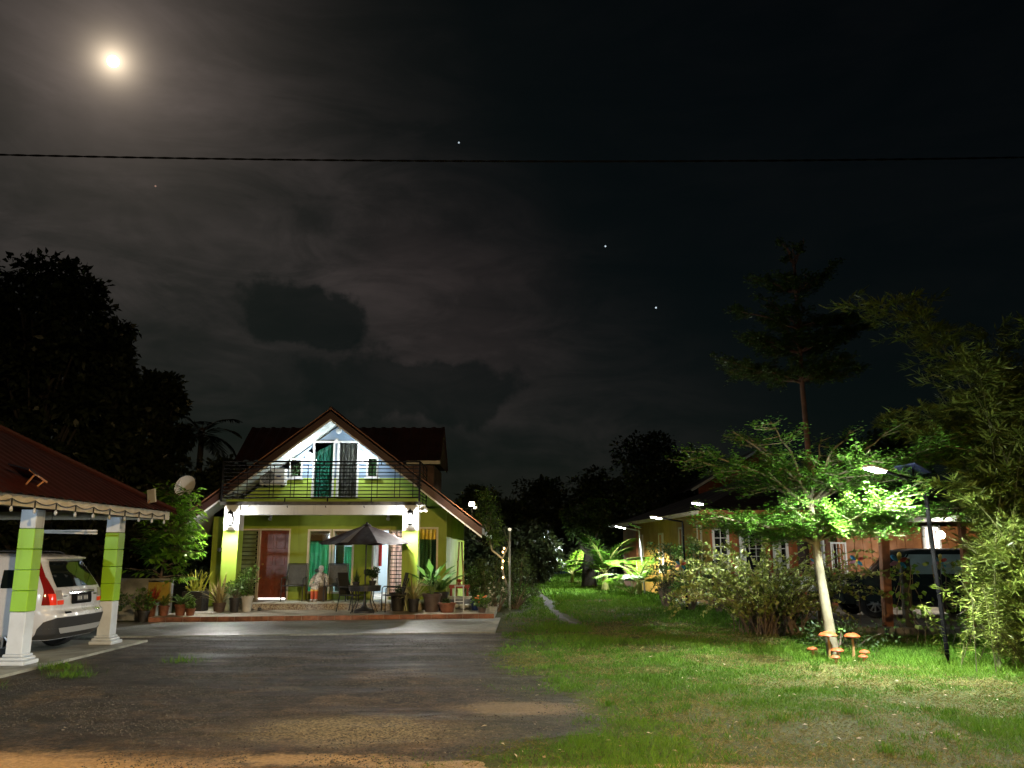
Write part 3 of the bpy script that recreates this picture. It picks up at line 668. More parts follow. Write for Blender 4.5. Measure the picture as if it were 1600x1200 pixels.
# open doorway with tied white and red cloth, and the lit grille beside it
ow = framed('open_doorway', *lower_holes['open'], WY, cream, .04, .10)
x0, z0, x1, z1 = lower_holes['open']
curtain(x0 + .01, x0 + .15, z0 + .25, z1, WY + .14, .03, 3, clothm('white_net_curtain', (.75, .76, .76), (.82, .82, .80), .4), ow)
curtain(x0 + .13, x0 + .24, z0 + .95, z1 - .02, WY + .12, .02, 2, clothm('red_cloth', (.45, .03, .02), (.55, .06, .04), .3), ow, 'red_cloth')
gr = framed('grille_window', *lower_holes['grille'], WY, cream, .04, .09, True)
x0, z0, x1, z1 = lower_holes['grille']
curtain(x0 - .03, x1 + .03, z0 - .05, z1 + .05, WY + .24, .02, 4, clothm('salmon_curtain', (.80, .52, .42), (.85, .60, .50), .6), gr)
for i in range(17):
    z = z0 + .04 + (z1 - z0 - .08) * i / 16; MB().tube([(x0, WY + .02, z), (x1, WY + .02, z)], .0105, 5).build('grille_bar', steel, gr)
for i in range(3):
    x = x0 + .02 + (x1 - x0 - .04) * i / 2; MB().tube([(x, WY + .02, z0), (x, WY + .02, z1)], .009, 5).build('grille_bar', steel, gr)
MB().tube([(x1 + .09, WY - .06, .34), (x1 + .09, WY - .06, 2.3)], .03, 8).build('chequered_post', pm('pale_chequer_post', (.55, .5, .42), .5, ns=20, amt=.6), house)

# terrace and porch floor
m_terr = pm('beige_terrace_tile', (.34, .31, .24), .42, ns=3, amt=.2, bump=.05)
terr = MB(); pts = [(-8.75, 20.75), (-.46, 22.0), (-.40, WY + 2.0), (-8.75, WY - .003)]
n = 4; terr.v = [(x, y, -.02) for x, y in pts] + [(x, y, .148) for x, y in pts]; terr.f = [tuple(range(n, 2 * n))] + [(i, (i + 1) % n, (i + 1) % n + n, i + n) for i in range(n)]
terrace = tag(terr.build('terrace_floor', m_terr), kind='structure')
m_brick = pm('terracotta_edging', (.26, .105, .055), .7, ns=9, amt=.35, bump=.15)
ex0, ex1 = Vector((-8.75, 20.75, 0)), Vector((-.46, 22.0, 0)); dv = (ex1 - ex0); Lg = dv.length; ea = math.atan2(dv.y, dv.x)
nb_ = 21
for i in range(nb_):
    c = ex0 + dv * ((i + .5) / nb_) + Vector((math.sin(ea) * .014, -math.cos(ea) * .014, .092 + random.uniform(-.002, .002)))
    MB().bbox(tuple(c), (Lg / nb_ - .008, .026, .112), .006, Matrix.Rotation(ea, 3, 'Z')).build('edging_tile', m_brick, terrace)
porch = tag(bx(-8.0, 23.42, .149, -2.0, WY - .004, .325).build('porch_floor', pm('grey_porch_tile', (.36, .35, .29), .4, ns=3, amt=.2)), kind='structure')
bx(-8.0, 23.385, .305, -2.0, WY - .006, .335).build('step_nosing', pm('pale_nosing', (.40, .41, .34), .4, ns=4, amt=.15), porch)
# patterned riser tiles
m_tile, q, p, co, xyz = posm('patterned_riser_tile')
vv = q.n('ShaderNodeTexVoronoi'); q.put(vv.inputs['Vector'], co); vv.inputs['Scale'].default_value = 9
pat = q.ss(q.noise(co, 22, 3, .6, 1.5), .47, .56)
q.put(p.inputs['Base Color'], q.mix(pat, (.36, .31, .21, 1), (.13, .085, .05, 1))); p.inputs['Roughness'].default_value = .35
for i in range(20):
    xa = -7.98 + i * .298
    MB().bbox((xa + .149, 23.410, .227), (.288, .018, .150), .004).build('riser_tile', m_tile, porch)

# ---- things fixed to or standing by the house
def lantern(label, x, y, z, energy, col=(1, .97, .92)):
    t = thing('wall_lantern', label, 'lamp', (x, y, z), group='porch lanterns')
    MB().bbox((x, y - .012, z + .02), (.11, .024, .26), .006).build('back_plate', steel, t)
    MB().lathe([(.10, .155), (.075, .19), (.02, .23), (.012, .26)], 8, (x, y - .13, z)).build('cap', steel, t)
    MB().lathe([(.012, -.19), (.06, -.165), (.075, -.15)], 8, (x, y - .13, z)).build('base', steel, t)
    for k in range(4):
        a = R(45 + 90 * k); MB().tube([(x + .075 * math.cos(a), y - .13 + .075 * math.sin(a), z - .15), (x + .095 * math.cos(a), y - .13 + .095 * math.sin(a), z + .155)], .007, 4).build('frame_bar', steel, t)
    MB().lathe([(.02, -.13), (.05, -.09), (.055, .02), (.04, .09), (.015, .12)], 12, (x, y - .13, z)).build('bulb', emis('lantern_bulb', (1, .97, .92), 28), t, True)
    light('SPOT', (x, y - .42, z - .20), energy * 2.4, col, t, .05, 'lantern_light', (x, y - .75, z - 2), 165, .5)
    light('POINT', (x, y - .26, z - .02), energy * 1.2, col, t, .05, 'lantern_glow')
    return t
lantern('lit black lantern on the left porch pillar beside the louvre window', -7.65, BF - .022, 2.56, 85)
lantern('lit black lantern on the right porch pillar above the green potted plants', -2.765, BF - .022, 2.59, 85)
def globe(label, x, z, energy):
    t = thing('globe_lamp', label, 'lamp', (x, WY, z), group='balcony wall lamps')
    MB().lathe([(.06, 0), (.06, .02), (.03, .03)], 12, (x, WY - .002, z - .12), Matrix.Rotation(R(90), 3, 'X')).build('back_plate', white, t)
    MB().tube([(x, WY - .03, z - .12), (x, WY - .12, z - .14), (x, WY - .14, z - .09)], .012, 6).build('arm', white, t)
    MB().lathe([(.03, -.09), (.085, -.05), (.10, .0), (.085, .06), (.04, .1)], 14, (x, WY - .14, z)).build('glass_shade', emis('balcony_lamp_glow', (.93, .98, 1), 24), t, True)
    light('POINT', (x, WY - .46, z - .08), energy, (.88, .96, 1), t, .06, 'globe_light')
globe('lit white wall lamp left of the balcony door with teal curtain', -6.06, 4.50, 50)
globe('lit white wall lamp right of the balcony door with grey curtain', -4.50, 4.52, 50)
t = thing('air_conditioner', 'white outdoor air conditioner unit behind the left balcony railing', 'air conditioner', (-7.05, WY - .3, 3.62))
acw = pm('ac_white', (.68, .68, .64), .45, ns=5, amt=.12)
MB().bbox((-7.05, WY - .22, 3.87), (.74, .28, .50), .02).build('casing', acw, t)
MB().lathe([(.20, 0), (.205, .01), (.19, .015)], 24, (-7.2, WY - .362, 3.87), Matrix.Rotation(R(90), 3, 'X')).build('fan_guard', pm('ac_grille', (.10, .10, .09), .5), t)
for k in range(4): MB().lathe([(.05 + .04 * k, .017), (.055 + .04 * k, .022)], 20, (-7.2, WY - .362, 3.87), Matrix.Rotation(R(90), 3, 'X'), False).build('guard_ring', acw, t)
bx(-6.93, WY - .372, 3.85, -6.80, WY - .361, 3.90).build('badge', pm('navy_badge', (.02, .03, .12), .4), t)
for x in (-7.3, -6.8): bx(x, WY - .36, 3.58, x + .03, WY, 3.615).build('bracket', steel, t)
t = thing('gable_fitting', 'small round white vent fitting under the gable peak', 'vent', (-5.22, WY, 5.27))
MB().lathe([(.085, 0), (.09, .05), (.06, .07)], 14, (-5.22, WY, 5.27), Matrix.Rotation(R(90), 3, 'X')).build('vent_body', white, t, True); MB().lathe([(.05, .068), (.045, .08)], 12, (-5.22, WY, 5.27), Matrix.Rotation(R(90), 3, 'X')).build('vent_cover', acw, t)
t = thing('spotlight', 'small white unlit spotlight between the two balcony doors', 'spotlight', (-5.27, WY, 5.0))
MB().bbox((-5.27, WY - .02, 5.0), (.08, .04, .08), .008).build('mount', white, t)
MB().lathe([(.03, 0), (.055, .06), (.06, .10)], 12, (-5.27, WY - .03, 4.98), Matrix.Rotation(R(115), 3, 'X')).build('lamp_head', white, t, True)
MB().tube([(-6.0, WY - .012, 4.985), (-5.32, WY - .012, 4.985)], .008, 5).build('cable', steel, t)
t = thing('ceiling_fan', 'black ceiling fan under the porch roof above the door', 'fan', (-5.45, 24.0, 2.95))
blk = pm('black_plastic', (.02, .02, .02), .4)
MB().tube([(-5.45, 24, 2.955), (-5.45, 24, 2.83)], .02, 8).build('downrod', blk, t); MB().lathe([(.05, .07), (.13, .05), (.14, -.02), (.08, -.06), (.03, -.08)], 16, (-5.45, 24, 2.79)).build('motor', blk, t, True)
for k in range(3):
    a = R(8 + 120 * k); MB().bbox((-5.45 + .40 * math.cos(a), 24 + .40 * math.sin(a), 2.80), (.58, .11, .012), .005, Matrix.Rotation(a, 3, 'Z') @ Matrix.Rotation(R(9), 3, 'X')).build('blade', blk, t)
for lb, x in (('small white unlit spotlight on the porch ceiling above the brown door', -7.12), ('small white unlit spotlight on the porch ceiling near the right pillar', -3.65)):
    t = thing('porch_spotlight', lb, 'spotlight', (x, WY - .02, 2.7), group='porch spotlights'); MB().bbox((x, WY - .02, 2.74), (.07, .035, .09), .006).build('mount', white, t)
    MB().lathe([(.028, 0), (.055, .07), (.06, .10)], 12, (x, WY - .05, 2.71), Matrix.Rotation(R(140), 3, 'X')).build('lamp_head', white, t, True)
t = thing('twin_floodlight', 'unlit white twin spotlight under the right corner of the balcony', 'spotlight', (-2.42, BF, 2.9))
MB().bbox((-2.45, BF + .05, 2.92), (.14, .08, .08), .01).build('mount', white, t)
for dx in (-.03, .09): MB().lathe([(.025, 0), (.05, .08), (.055, .11)], 12, (-2.45 + dx, BF, 2.88), Matrix.Rotation(R(150), 3, 'X')).build('lamp_head', white, t, True)
t = thing('wall_lamp_unlit', 'small unlit white lamp on the left corner wall beside the pillar', 'lamp', (-8.55, WY, 1.75)); MB().bbox((-8.55, WY - .03, 1.75), (.06, .06, .12), .01).build('mount', steel, t); MB().lathe([(.02, -.05), (.06, 0), (.05, .07)], 12, (-8.55, WY - .1, 1.74)).build('lamp_head', white, t, True)
# floodlight on the roof edge, right
t = thing('roof_floodlight', 'bright solar floodlight clamped to the right roof edge', 'lamp', (-1.15, 23.5, 2.8))
MB().tube([(-1.12, 23.58, 2.62), (-1.12, 23.5, 2.84), (-1.12, 23.46, 2.95)], .014, 6).build('bracket', steel, t)
MB().bbox((-1.12, 23.42, 3.0), (.17, .05, .13), .012, Matrix.Rotation(R(-20), 3, 'X')).build('housing', acw, t)
MB().bbox((-1.12, 23.388, 2.995), (.14, .012, .10), .004, Matrix.Rotation(R(-20), 3, 'X')).build('diffuser', emis('flood_glow', (1, .97, .9), 40), t)
MB().bbox((-1.02, 23.43, 2.90), (.09, .04, .07), .01).build('sensor', acw, t)
light('POINT', (-1.16, 23.25, 3.02), 55, (1, .78, .45), t, .06, 'flood_light')
# satellite dish on the left slope
t = thing('satellite_dish', 'white satellite dish on the left edge of the gabled roof', 'satellite dish', (-9.2, 24.0, 2.6))
Md = Matrix.Rotation(R(-25), 3, 'Y') @ Matrix.Rotation(R(68), 3, 'X')
MB().lathe([(.001, .0), (.12, .012), (.22, .04), (.31, .085), (.315, .088), (.22, .03), (.12, .0), (.001, -.012)], 28, (-9.33, 23.95, 3.52), Md, False).build('dish', acw, t, True)
MB().tube([(-9.2, 24.05, 2.55), (-9.22, 24.05, 3.2), (-9.3, 24.03, 3.45)], .022, 8).build('mast', acw, t)
lnb = Md @ Vector((.0, -.05, .42)); MB().tube([(-9.28, 23.95, 3.24), Vector((-9.33, 23.95, 3.52)) + lnb], .011, 6).build('feed_arm', acw, t); MB().bbox(Vector((-9.33, 23.95, 3.52)) + lnb, (.06, .06, .1), .015).build('receiver', acw, t)

# rear building seen over the house
rb = thing('rear_building', 'dark red metal roofed upper storey rising behind the gabled house', 'building', (-6.5, 33, 0))
bx(-9.6, 35.2, 0, -3.3, 39, 5.3).build('wall', pm('brown_board_wall', (.13, .07, .045), .8, ns=4), rb)
mb = MB(); P0 = []; P1 = []; n = 96
for i in range(n + 1):
    x = -11.6 + 8.6 * i / n; rib = .04 * (1 if (i % 5) in (0, 1) else 0); P0.append((x, 34.7, 5.42 + rib)); P1.append((x, 36.8, 7.12 + rib))
mb.grid([P0, P1]); rfm = mb.build('roof', pm('rust_red_roof', (.045, .018, .014), .5, ns=1.2, amt=.35), rb)
mb = MB(); P2 = [(x, 39.2, 5.42) for x, _, _ in P0]; mb.grid([[(p_[0], 36.8, 7.12) for p_ in P0], P2]).build('rear_slope', MC['rust_red_roof'], rfm)
bx(-4.4, 34.62, 5.28, -3.0, 34.69, 5.42).build('fascia', cream, rfm)
MB().wall([(34.7, 5.3), (39.2, 5.3), (36.8, 7.05)], [], -3.05, -3.0)
g2 = MB(); g2.v = [(-3.04, 34.7, 5.3), (-3.04, 39.2, 5.3), (-3.04, 36.8, 7.05)]; g2.f = [(0, 1, 2)]; g2.build('gable_end', MC['brown_board_wall'], rb)
# ============================================================ CARPORT
slab = tag(bx(-14, 9.0, -.02, -6.98, 16.6, .045).build('carport_floor', pm('carport_concrete', (.30, .31, .27), .6, ns=2, amt=.4, bump=.2)), kind='structure')
cp = thing('carport', 'open carport with lime banded columns and dark red metal roof', 'carport', (-9, 14, .045))
limec = pm('glossy_lime_column', (.27, .55, .018), .45, ns=2, amt=.12, streak=.25)
limed = pm('olive_lime_column', (.40, .52, .02), .45, ns=2, amt=.08)
bluew = pm('bluish_white_column', (.58, .64, .70), .5, ns=3, amt=.14, streak=.35)
def column(x, y, w_=.255):
    h = w_ / 2; c = MB().bbox((x, y, .075), (w_ + .17, w_ + .17, .06), .01).build('column', bluew, cp)
    MB().bbox((x, y, .13), (w_ + .11, w_ + .11, .045), .014).build('plinth_moulding', bluew, c)
    MB().bbox((x, y, .175), (w_ + .05, w_ + .05, .04), .014).build('plinth_moulding', bluew, c)
    MB().bbox((x, y, .50), (w_ - .01, w_ - .01, .61), .008).build('block', bluew, c)
    z = .81
    for k in range(4):
        MB().bbox((x, y, z + .155), (w_, w_, .304), .008).build('block', limec, c); z += .310
    MB().bbox((x, y, z + .145), (w_ - .01, w_ - .01, .285), .008).build('block', bluew, c)
for x, y in ((-7.44, 13.08), (-7.47, 15.92), (-11.9, 13.08), (-11.9, 15.92), (-7.42, 10.2)): column(x, y)
# fascia beams round the eaves
EX, EY = -7.04, 17.3; EZ = 2.34
bx(EX - .05, 7.5, EZ, EX, EY, EZ + .165).build('fascia', cream, cp)
bx(-13.5, EY - .05, EZ, EX - .053, EY, EZ + .165).build('fascia', cream, cp)
for x, y0_, y1_ in ((-7.42, 7.5, 17.1),): bx(x - .06, y0_, EZ + .02, x + .06, y1_, EZ + .13).build('beam', pm('dark_timber', (.06, .045, .035), .8, ns=4), cp)
for y in (10.2, 13.08, 15.92): bx(-13.4, y - .05, EZ + .135, EX - .06, y + .05, EZ + .24).build('rafter', MC['dark_timber'], cp)
# hipped corrugated roof
rx, ry, rz_ = -10.6, 13.75, 4.65
mb = MB(); n = 110; E0 = []; E1 = []
for i in range(n + 1):
    y = 7.4 + (EY + .12 - 7.4) * i / n; s_ = .022 * math.sin(i * 2.1)
    f_ = max(0, (y - ry) / (EY - ry)); E0.append((EX + .10, y, EZ + .17 + s_)); E1.append((rx + (EX - rx) * f_, min(y, ry + (EY - ry) * f_), rz_ - (rz_ - EZ - .17) * f_ + s_ * (1 - f_)))
mb.grid([E0, E1]); rfc = mb.build('roof', pm('maroon_corrugated', (.045, .010, .008), .5, ns=1.2, amt=.3), cp)
mb = MB(); mb.quad((EX + .1, EY + .12, EZ + .17), (-14, EY + .12, EZ + .17), (-14, ry, rz_), (rx, ry, rz_)); mb.build('rear_slope', MC['maroon_corrugated'], rfc)
MB().tube([(EX + .06, EY + .1, EZ + .2), (rx, ry, rz_ + .02), (rx, 7.4, rz_ + .02)], .05, 6).build('hip_cap', MC['maroon_corrugated'], rfc)
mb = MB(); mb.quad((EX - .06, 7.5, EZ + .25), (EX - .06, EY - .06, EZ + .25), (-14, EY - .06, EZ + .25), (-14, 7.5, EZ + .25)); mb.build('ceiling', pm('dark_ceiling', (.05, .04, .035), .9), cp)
# tube light and pipe rail under the roof
t = thing('tube_light', 'pale unlit fluorescent tube hanging in the carport', 'lamp', (-7.85, 15.2, 2.03))
MB().tube([(-8.45, 15.2, 2.04), (-7.46, 15.2, 2.02)], .018, 8).build('tube', acw, t, True); bx(-8.45, 15.18, 2.055, -7.46, 15.22, 2.085).build('batten', acw, t)
for x in (-8.3, -7.6): MB().tube([(x, 15.2, 2.08), (x, 15.2, 2.6)], .005, 4).build('hanger', steel, t)
# string of bulbs along the fascia
t = thing('bulb_string', 'festoon string of white bulbs along the carport fascia', 'string lights', (EX, 12, EZ))
pts = []; by = [10.6 + .58 * k for k in range(12)]
for k in range(len(by) - 1):
    for j in range(8):
        f_ = j / 8; pts.append((EX + .028, by[k] + .58 * f_, EZ + .095 - .05 * (1 - (2 * f_ - 1) ** 2)))
pts.append((EX + .028, by[-1], EZ + .095)); MB().tube(pts, .008, 5).build('cord', blk, t)
for k, y in enumerate(by):
    MB().tube([(EX + .03, y, EZ + .095), (EX + .03, y, EZ - .02)], .012, 6).build('socket', blk, t)
    MB().lathe([(.010, .02), (.022, -.01), (.027, -.035), (.018, -.058), (.004, -.065)], 10, (EX + .03, y, EZ - .03)).build('bulb', pm('frosted_bulb', (.40, .42, .43), .25), t, True)
# solar panels on the roof
t = thing('solar_array', 'solar panel on two legs tinted by painted orange lamplight tilted on the carport roof', 'solar panel', (-7.25, 12.4, 2.62))
Ms = Matrix.Rotation(R(30), 3, 'Y') @ Matrix.Rotation(R(0), 3, 'Z')
lamp_tint = pm('lamp_tinted_steel', (.45, .20, .09), .5, ns=8, amt=.2)  # warm street lamp light is put into the colour of the leg steel
MB().bbox((-7.30, 12.55, 2.86), (.36, .52, .022), .005, Matrix.Rotation(R(14), 3, 'Y') @ Matrix.Rotation(R(-16), 3, 'X')).build('panel', pm('solar_cells', (.012, .014, .03), .2), t)
MB().bbox((-7.13, 12.55, 2.815), (.012, .53, .03), .003, Matrix.Rotation(R(-16), 3, 'X')).build('frame', lamp_tint, t)
for y in (12.47, 12.74): MB().tube([(-7.14, y, 2.81 - (y - 12.55) * .28), (-7.24, y - .10, 2.62)], .014, 5).build('leg', lamp_tint, t)
t = thing('solar_charger', 'small pale panel standing at the far end of the carport roof', 'solar panel', (-7.15, 16.6, 2.62))
MB().bbox((-7.14, 16.6, 2.78), (.035, .24, .27), .008, Matrix.Rotation(R(-8), 3, 'Y') @ Matrix.Rotation(R(60), 3, 'Z')).build('panel', pm('pale_panel', (.50, .53, .54), .4, ns=6, amt=.15), t); MB().tube([(-7.2, 16.5, 2.55), (-7.17, 16.6, 2.7)], .012, 5).build('leg', lamp_tint, t)

# ============================================================ CARS
def wheel(parent, x, y, z, side, r=.34, wd=.22, rimc=None):
    M = Matrix.Rotation(R(90) * (1 if side < 0 else -1), 3, 'X')
    o = MB().lathe([(r * .62, -wd / 2 + .02), (r * .9, -wd / 2), (r * .99, -wd / 2 + .035), (r, 0), (r * .99, wd / 2 - .035), (r * .9, wd / 2), (r * .62, wd / 2 - .015)], 36, (x, y, z), M, False).build('wheel', pm('tyre_rubber', (.018, .018, .018), .85), parent, True)
    rc = rimc or pm('alloy_rim', (.50, .51, .52), .3, .8)
    mb = MB().lathe([(r * .63, -wd * .3), (r * .66, wd / 2 - .02), (r * .60, wd / 2 - .03), (r * .56, wd * .18)], 36, (x, y, z), M, False)
    mb.lathe([(.0, wd / 2 - .03), (r * .16, wd / 2 - .03), (r * .18, wd * .25)], 20, (x, y, z), M, False)
    for k in range(5):
        for dk in (-.09, .09):
            a = 2 * math.pi * k / 5 + dk * 2; p0 = M @ Vector((r * .13 * math.cos(a), r * .13 * math.sin(a), wd / 2 - .035)); p1 = M @ Vector((r * .61 * math.cos(a + dk), r * .61 * math.sin(a + dk), wd / 2 - .04))
            mb.tube([Vector((x, y, z)) + p0, Vector((x, y, z)) + p1], [.028, .020], 5)
    mb.build('rim', rc, o, True)
    MB().lathe([(.0, 0), (r * .55, 0), (r * .55, .01)], 24, (x, y, z), M).build('brake_disc', pm('dark_hub', (.04, .04, .04), .6, .4), o)
class Car:
    def __init__(s, prof):
        P = np.array(prof); zz = np.linspace(P[0, 0], P[-1, 0], 110)
        s.z = zz; s.q = {}
        for i, k in enumerate(('xr', 'xf', 'hw', 'r')):
            v = np.interp(zz, P[:, 0], P[:, i + 1]); kk = np.array([1, 3, 5, 3, 1]) / 13.0; v2 = np.convolve(np.pad(v, 2, 'edge'), kk, 'valid'); s.q[k] = v2
    def at(s, z): return tuple(float(np.interp(z, s.z, s.q[k])) for k in ('xr', 'xf', 'hw', 'r'))
    def half(s, z, n=48):
        "half outline from rear centre to front centre as (x, y)"
        xr, xf, hw, r = s.at(z); r = min(r, hw * .8); pts = []
        bow = .055
        for y in np.linspace(0, hw - r, 10): pts.append((xr + bow * (y / hw) ** 2, y))
        x0 = pts[-1][0]
        for a in np.linspace(0, 90, 10)[1:]: pts.append((x0 + r - r * math.cos(R(a)), hw - r + r * math.sin(R(a))))
        x1 = xf - r - bow * 2
        for x in np.linspace(x0 + r, x1, 22)[1:]: pts.append((x, hw + .012 * math.sin(math.pi * (x - x0 - r) / (x1 - x0 - r))))
        for a in np.linspace(0, 90, 10)[1:]: pts.append((x1 + r * math.sin(R(a)), hw - r + r * math.cos(R(a))))
        xx = x1 + r
        for y in np.linspace(hw - r, 0, 8)[1:]: pts.append((xx + 2 * bow * (1 - (y / max(hw - r, .01)) ** 2), y))
        return np.array(pts)
    def body(s):
        rows = []
        for z in s.z:
            h = s.half(z); full = np.concatenate([h, h[-2:0:-1] * np.array([1, -1])]); rows.append([(x, y, z) for x, y in full])
        mb = MB().grid(rows, True); n = len(rows[0]); mb.f.append(tuple(range(n))[::-1]); mb.f.append(tuple(range(len(mb.v) - n, len(mb.v)))); return mb
    def pt(s, z, arc, off, sg):
        h = s.half(z); d = np.r_[0, np.cumsum(np.linalg.norm(np.diff(h, axis=0), axis=1))]
        x = np.interp(arc, d, h[:, 0]); y = np.interp(arc, d, h[:, 1]); e = .01
        tx = np.interp(arc + e, d, h[:, 0]) - np.interp(arc - e, d, h[:, 0]); ty = np.interp(arc + e, d, h[:, 1]) - np.interp(arc - e, d, h[:, 1])
        L_ = math.hypot(tx, ty) or 1
        return (x - ty / L_ * off, (y + tx / L_ * off) * sg, z)
    def arc_x(s, z, x):
        h = s.half(z); d = np.r_[0, np.cumsum(np.linalg.norm(np.diff(h, axis=0), axis=1))]; i = int(np.argmax(h[:, 1] > h[:, 1].max() - .002)); j = len(h) - 9
        return float(np.interp(x, h[8:j, 0], d[8:j]))
    def panel(s, rows, off, sg=1, nz=12, na=10, mirror=False, side=False):
        "rows: (z, a0, a1) control rows of arc (or of x when side=True)"
        Rw = np.array(rows); zz = np.linspace(Rw[0, 0], Rw[-1, 0], nz); P = []
        for z in zz:
            a0 = np.interp(z, Rw[:, 0], Rw[:, 1]); a1 = np.interp(z, Rw[:, 0], Rw[:, 2])
            if side: a0 = s.arc_x(z, a0); a1 = s.arc_x(z, a1)
            if mirror: row = [s.pt(z, abs(a), off, 1 if a >= 0 else -1) for a in np.linspace(a0, a1, na)]
            else: row = [s.pt(z, a, off, sg) for a in np.linspace(a0, a1, na)]
            P.append(row)
        mb = MB().grid(P); n = len(mb.v)
        # back skin and rim give the panel thickness
        P2 = [[s_ for s_ in row] for row in P]
        return mb
def arch_cut(o, wheels, r, hw):
    import bmesh
    mb = MB()
    for (x, z) in wheels:
        for sg in (-1, 1): mb.lathe([(r, -.22), (r, .22)], 40, (x, sg * (hw - .02), z), Matrix.Rotation(R(90), 3, 'X'))
    c = mb.build('cut', None, None, fix=True)
    md = o.modifiers.new('b', 'BOOLEAN'); md.object = c; md.operation = 'DIFFERENCE'; md.solver = 'EXACT'
    dg = bpy.context.evaluated_depsgraph_get(); me = bpy.data.meshes.new_from_object(o.evaluated_get(dg)); o.modifiers.clear(); old = o.data; o.data = me; bpy.data.objects.remove(c)
    me.polygons.foreach_set('use_smooth', [True] * len(me.polygons))
    try: me.set_sharp_from_angle(angle=R(38))
    except Exception: pass
def car(label, loc, rz, prof, paint, opts):
    t = thing('parked_car', label, 'car', loc, rz, local=True); s = Car(prof)
    body = s.body().build('body', paint, t, True, fix=True); W = opts['wheels']; wr = opts.get('wr', .34); hw = s.at(.5)[2]
    arch_cut(body, [(x, wr) for x in W], wr + .06, hw)
    for x in W:
        for sg in (-1, 1):
            wheel(t, x, sg * (hw - .12), wr, sg, wr)
            mb = MB(); A = []
            for k in range(25):
                a = R(-8 + 196 * k / 24); A.append([(x + (wr + .055) * math.cos(a), sg * (hw - .18), wr + (wr + .055) * math.sin(a)), (x + (wr + .055) * math.cos(a), sg * (hw + .012), wr + (wr + .055) * math.sin(a)), (x + (wr + .125) * math.cos(a), sg * (hw + .008), wr + (wr + .125) * math.sin(a))])
            MB().grid(A).build('wheel_arch', pm('dark_cladding', (.022, .022, .022), .6), t, True)
    gl = pm('car_glass', (.006, .009, .009), .04, spec=.7); clad = MC['dark_cladding']
    for sg in (-1, 1):
        for (rows) in opts['side_windows']: s.panel(rows, .004, sg, side=True).build('side_window', opts.get('glass', gl), t, True)
        for x in opts['door_gaps']:
            MB().tube([s.pt(z, s.arc_x(z, x + .10 * max(0, .6 - z)), .0015, sg) for z in np.linspace(.42, .98, 8)], .004, 4).build('door_gap', blk, t)
        for x in opts['handles']: a = s.pt(.88, s.arc_x(.88, x), .02, sg); MB().bbox(a, (.18, .025, .03), .01).build('door_handle', opts.get('hpaint', paint), t)
        MB().tube([s.pt(.80, s.arc_x(.80, x), .003, sg) for x in np.linspace(opts['wheels'][0] - .05, opts['wheels'][1], 8)], .006, 4).build('crease_line', paint, t)
        s.panel([(.28, W[0] + wr + .12, W[1] - wr - .12), (.42, W[0] + wr + .12, W[1] - wr - .12)], .010, sg, 4, 12, side=True).build('sill_cladding', clad, t, True)
        mx = opts['mirror']; a = Vector(s.pt(1.04, s.arc_x(1.04, mx), .10, sg)); MB().bbox(a, (.12, .20, .15), .03).build('wing_mirror', paint, t, True)
    return t, s
white_car = pm('pearl_white_car_paint', (.50, .51, .53), .28, coat=.5, ns=3, amt=.05)
prof = [(.24, .16, 4.30, .80, .16), (.33, .07, 4.44, .87, .22), (.48, .03, 4.50, .895, .26), (.60, .00, 4.52, .905, .27), (.66, .015, 4.52, .91, .27), (.71, .075, 4.50, .91, .25), (.88, .085, 4.42, .912, .24), (.98, .10, 4.28, .905, .23), (1.03, .115, 4.0, .892, .22), (1.07, .135, 3.46, .875, .21), (1.20, .215, 3.22, .825, .20), (1.40, .345, 2.85, .745, .18), (1.50, .40, 2.62, .70, .18), (1.55, .36, 2.5, .68, .18), (1.585, .40, 2.38, .65, .17), (1.61, .60, 2.2, .58, .16), (1.625, .95, 2.0, .45, .14)]
suv, s = car('white compact SUV parked in the carport with its tail outward', (-7.34, 14.80, .045), math.pi, prof, white_car, dict(wheels=(.86, 3.5), wr=.345, side_windows=[[(1.07, .62, .98), (1.2, .66, 1.0), (1.36, .86, 1.02)], [(1.07, 1.06, 1.88), (1.25, 1.08, 1.90), (1.46, 1.16, 1.92)], [(1.07, 1.97, 3.05), (1.25, 1.97, 2.85), (1.46, 1.98, 2.45)]], door_gaps=(1.02, 1.93, 2.95), handles=(1.18, 2.1), mirror=2.95))
gl = MC['car_glass']; clad = MC['dark_cladding']
red = pm('red_lamp_lens', (.17, .008, .007), .12, coat=.6); redb = pm('bright_red_lens', (.75, .04, .02), .1, coat=.6, emit=(.9, .04, .015), es=.10); clear = pm('clear_lamp_lens', (.30, .28, .27), .08, coat=.5)
s.panel([(1.075, -.68, .68), (1.20, -.665, .665), (1.40, -.59, .59), (1.50, -.54, .54)], .004, mirror=True, na=24).build('rear_window', gl, suv, True)
for sg in (-1, 1):
    tl = s.panel([(.80, .74, .97), (.90, .76, .96), (1.05, .775, .92), (1.25, .765, .85), (1.48, .69, .765)], .010, sg, 16, 8).build('tail_light', red, suv, True)
    s.panel([(.80, .56, .72), (.87, .56, .73)], .010, sg, 4, 8).build('brake_lens', redb, tl, True)
    s.panel([(.885, .58, .735), (1.03, .60, .755)], .010, sg, 6, 8).build('reverse_lens', clear, tl, True)
    s.panel([(.80, .74, .85), (.98, .76, .88)], .014, sg, 6, 5).build('brake_glow', redb, tl, True)
s.panel([(.79, -.32, .32), (.80, -.34, .34), (1.0, -.34, .34), (1.01, -.32, .32)], .012, mirror=True, na=16).build('plate_recess', pm('matt_black', (.004, .004, .004), .8, spec=.1), suv, True)
pl = s.panel([(.835, -.19, .19), (.93, -.19, .19)], .020, mirror=True, na=8, nz=3).build('licence_plate', pm('dark_plate', (.012, .012, .012), .5), suv)
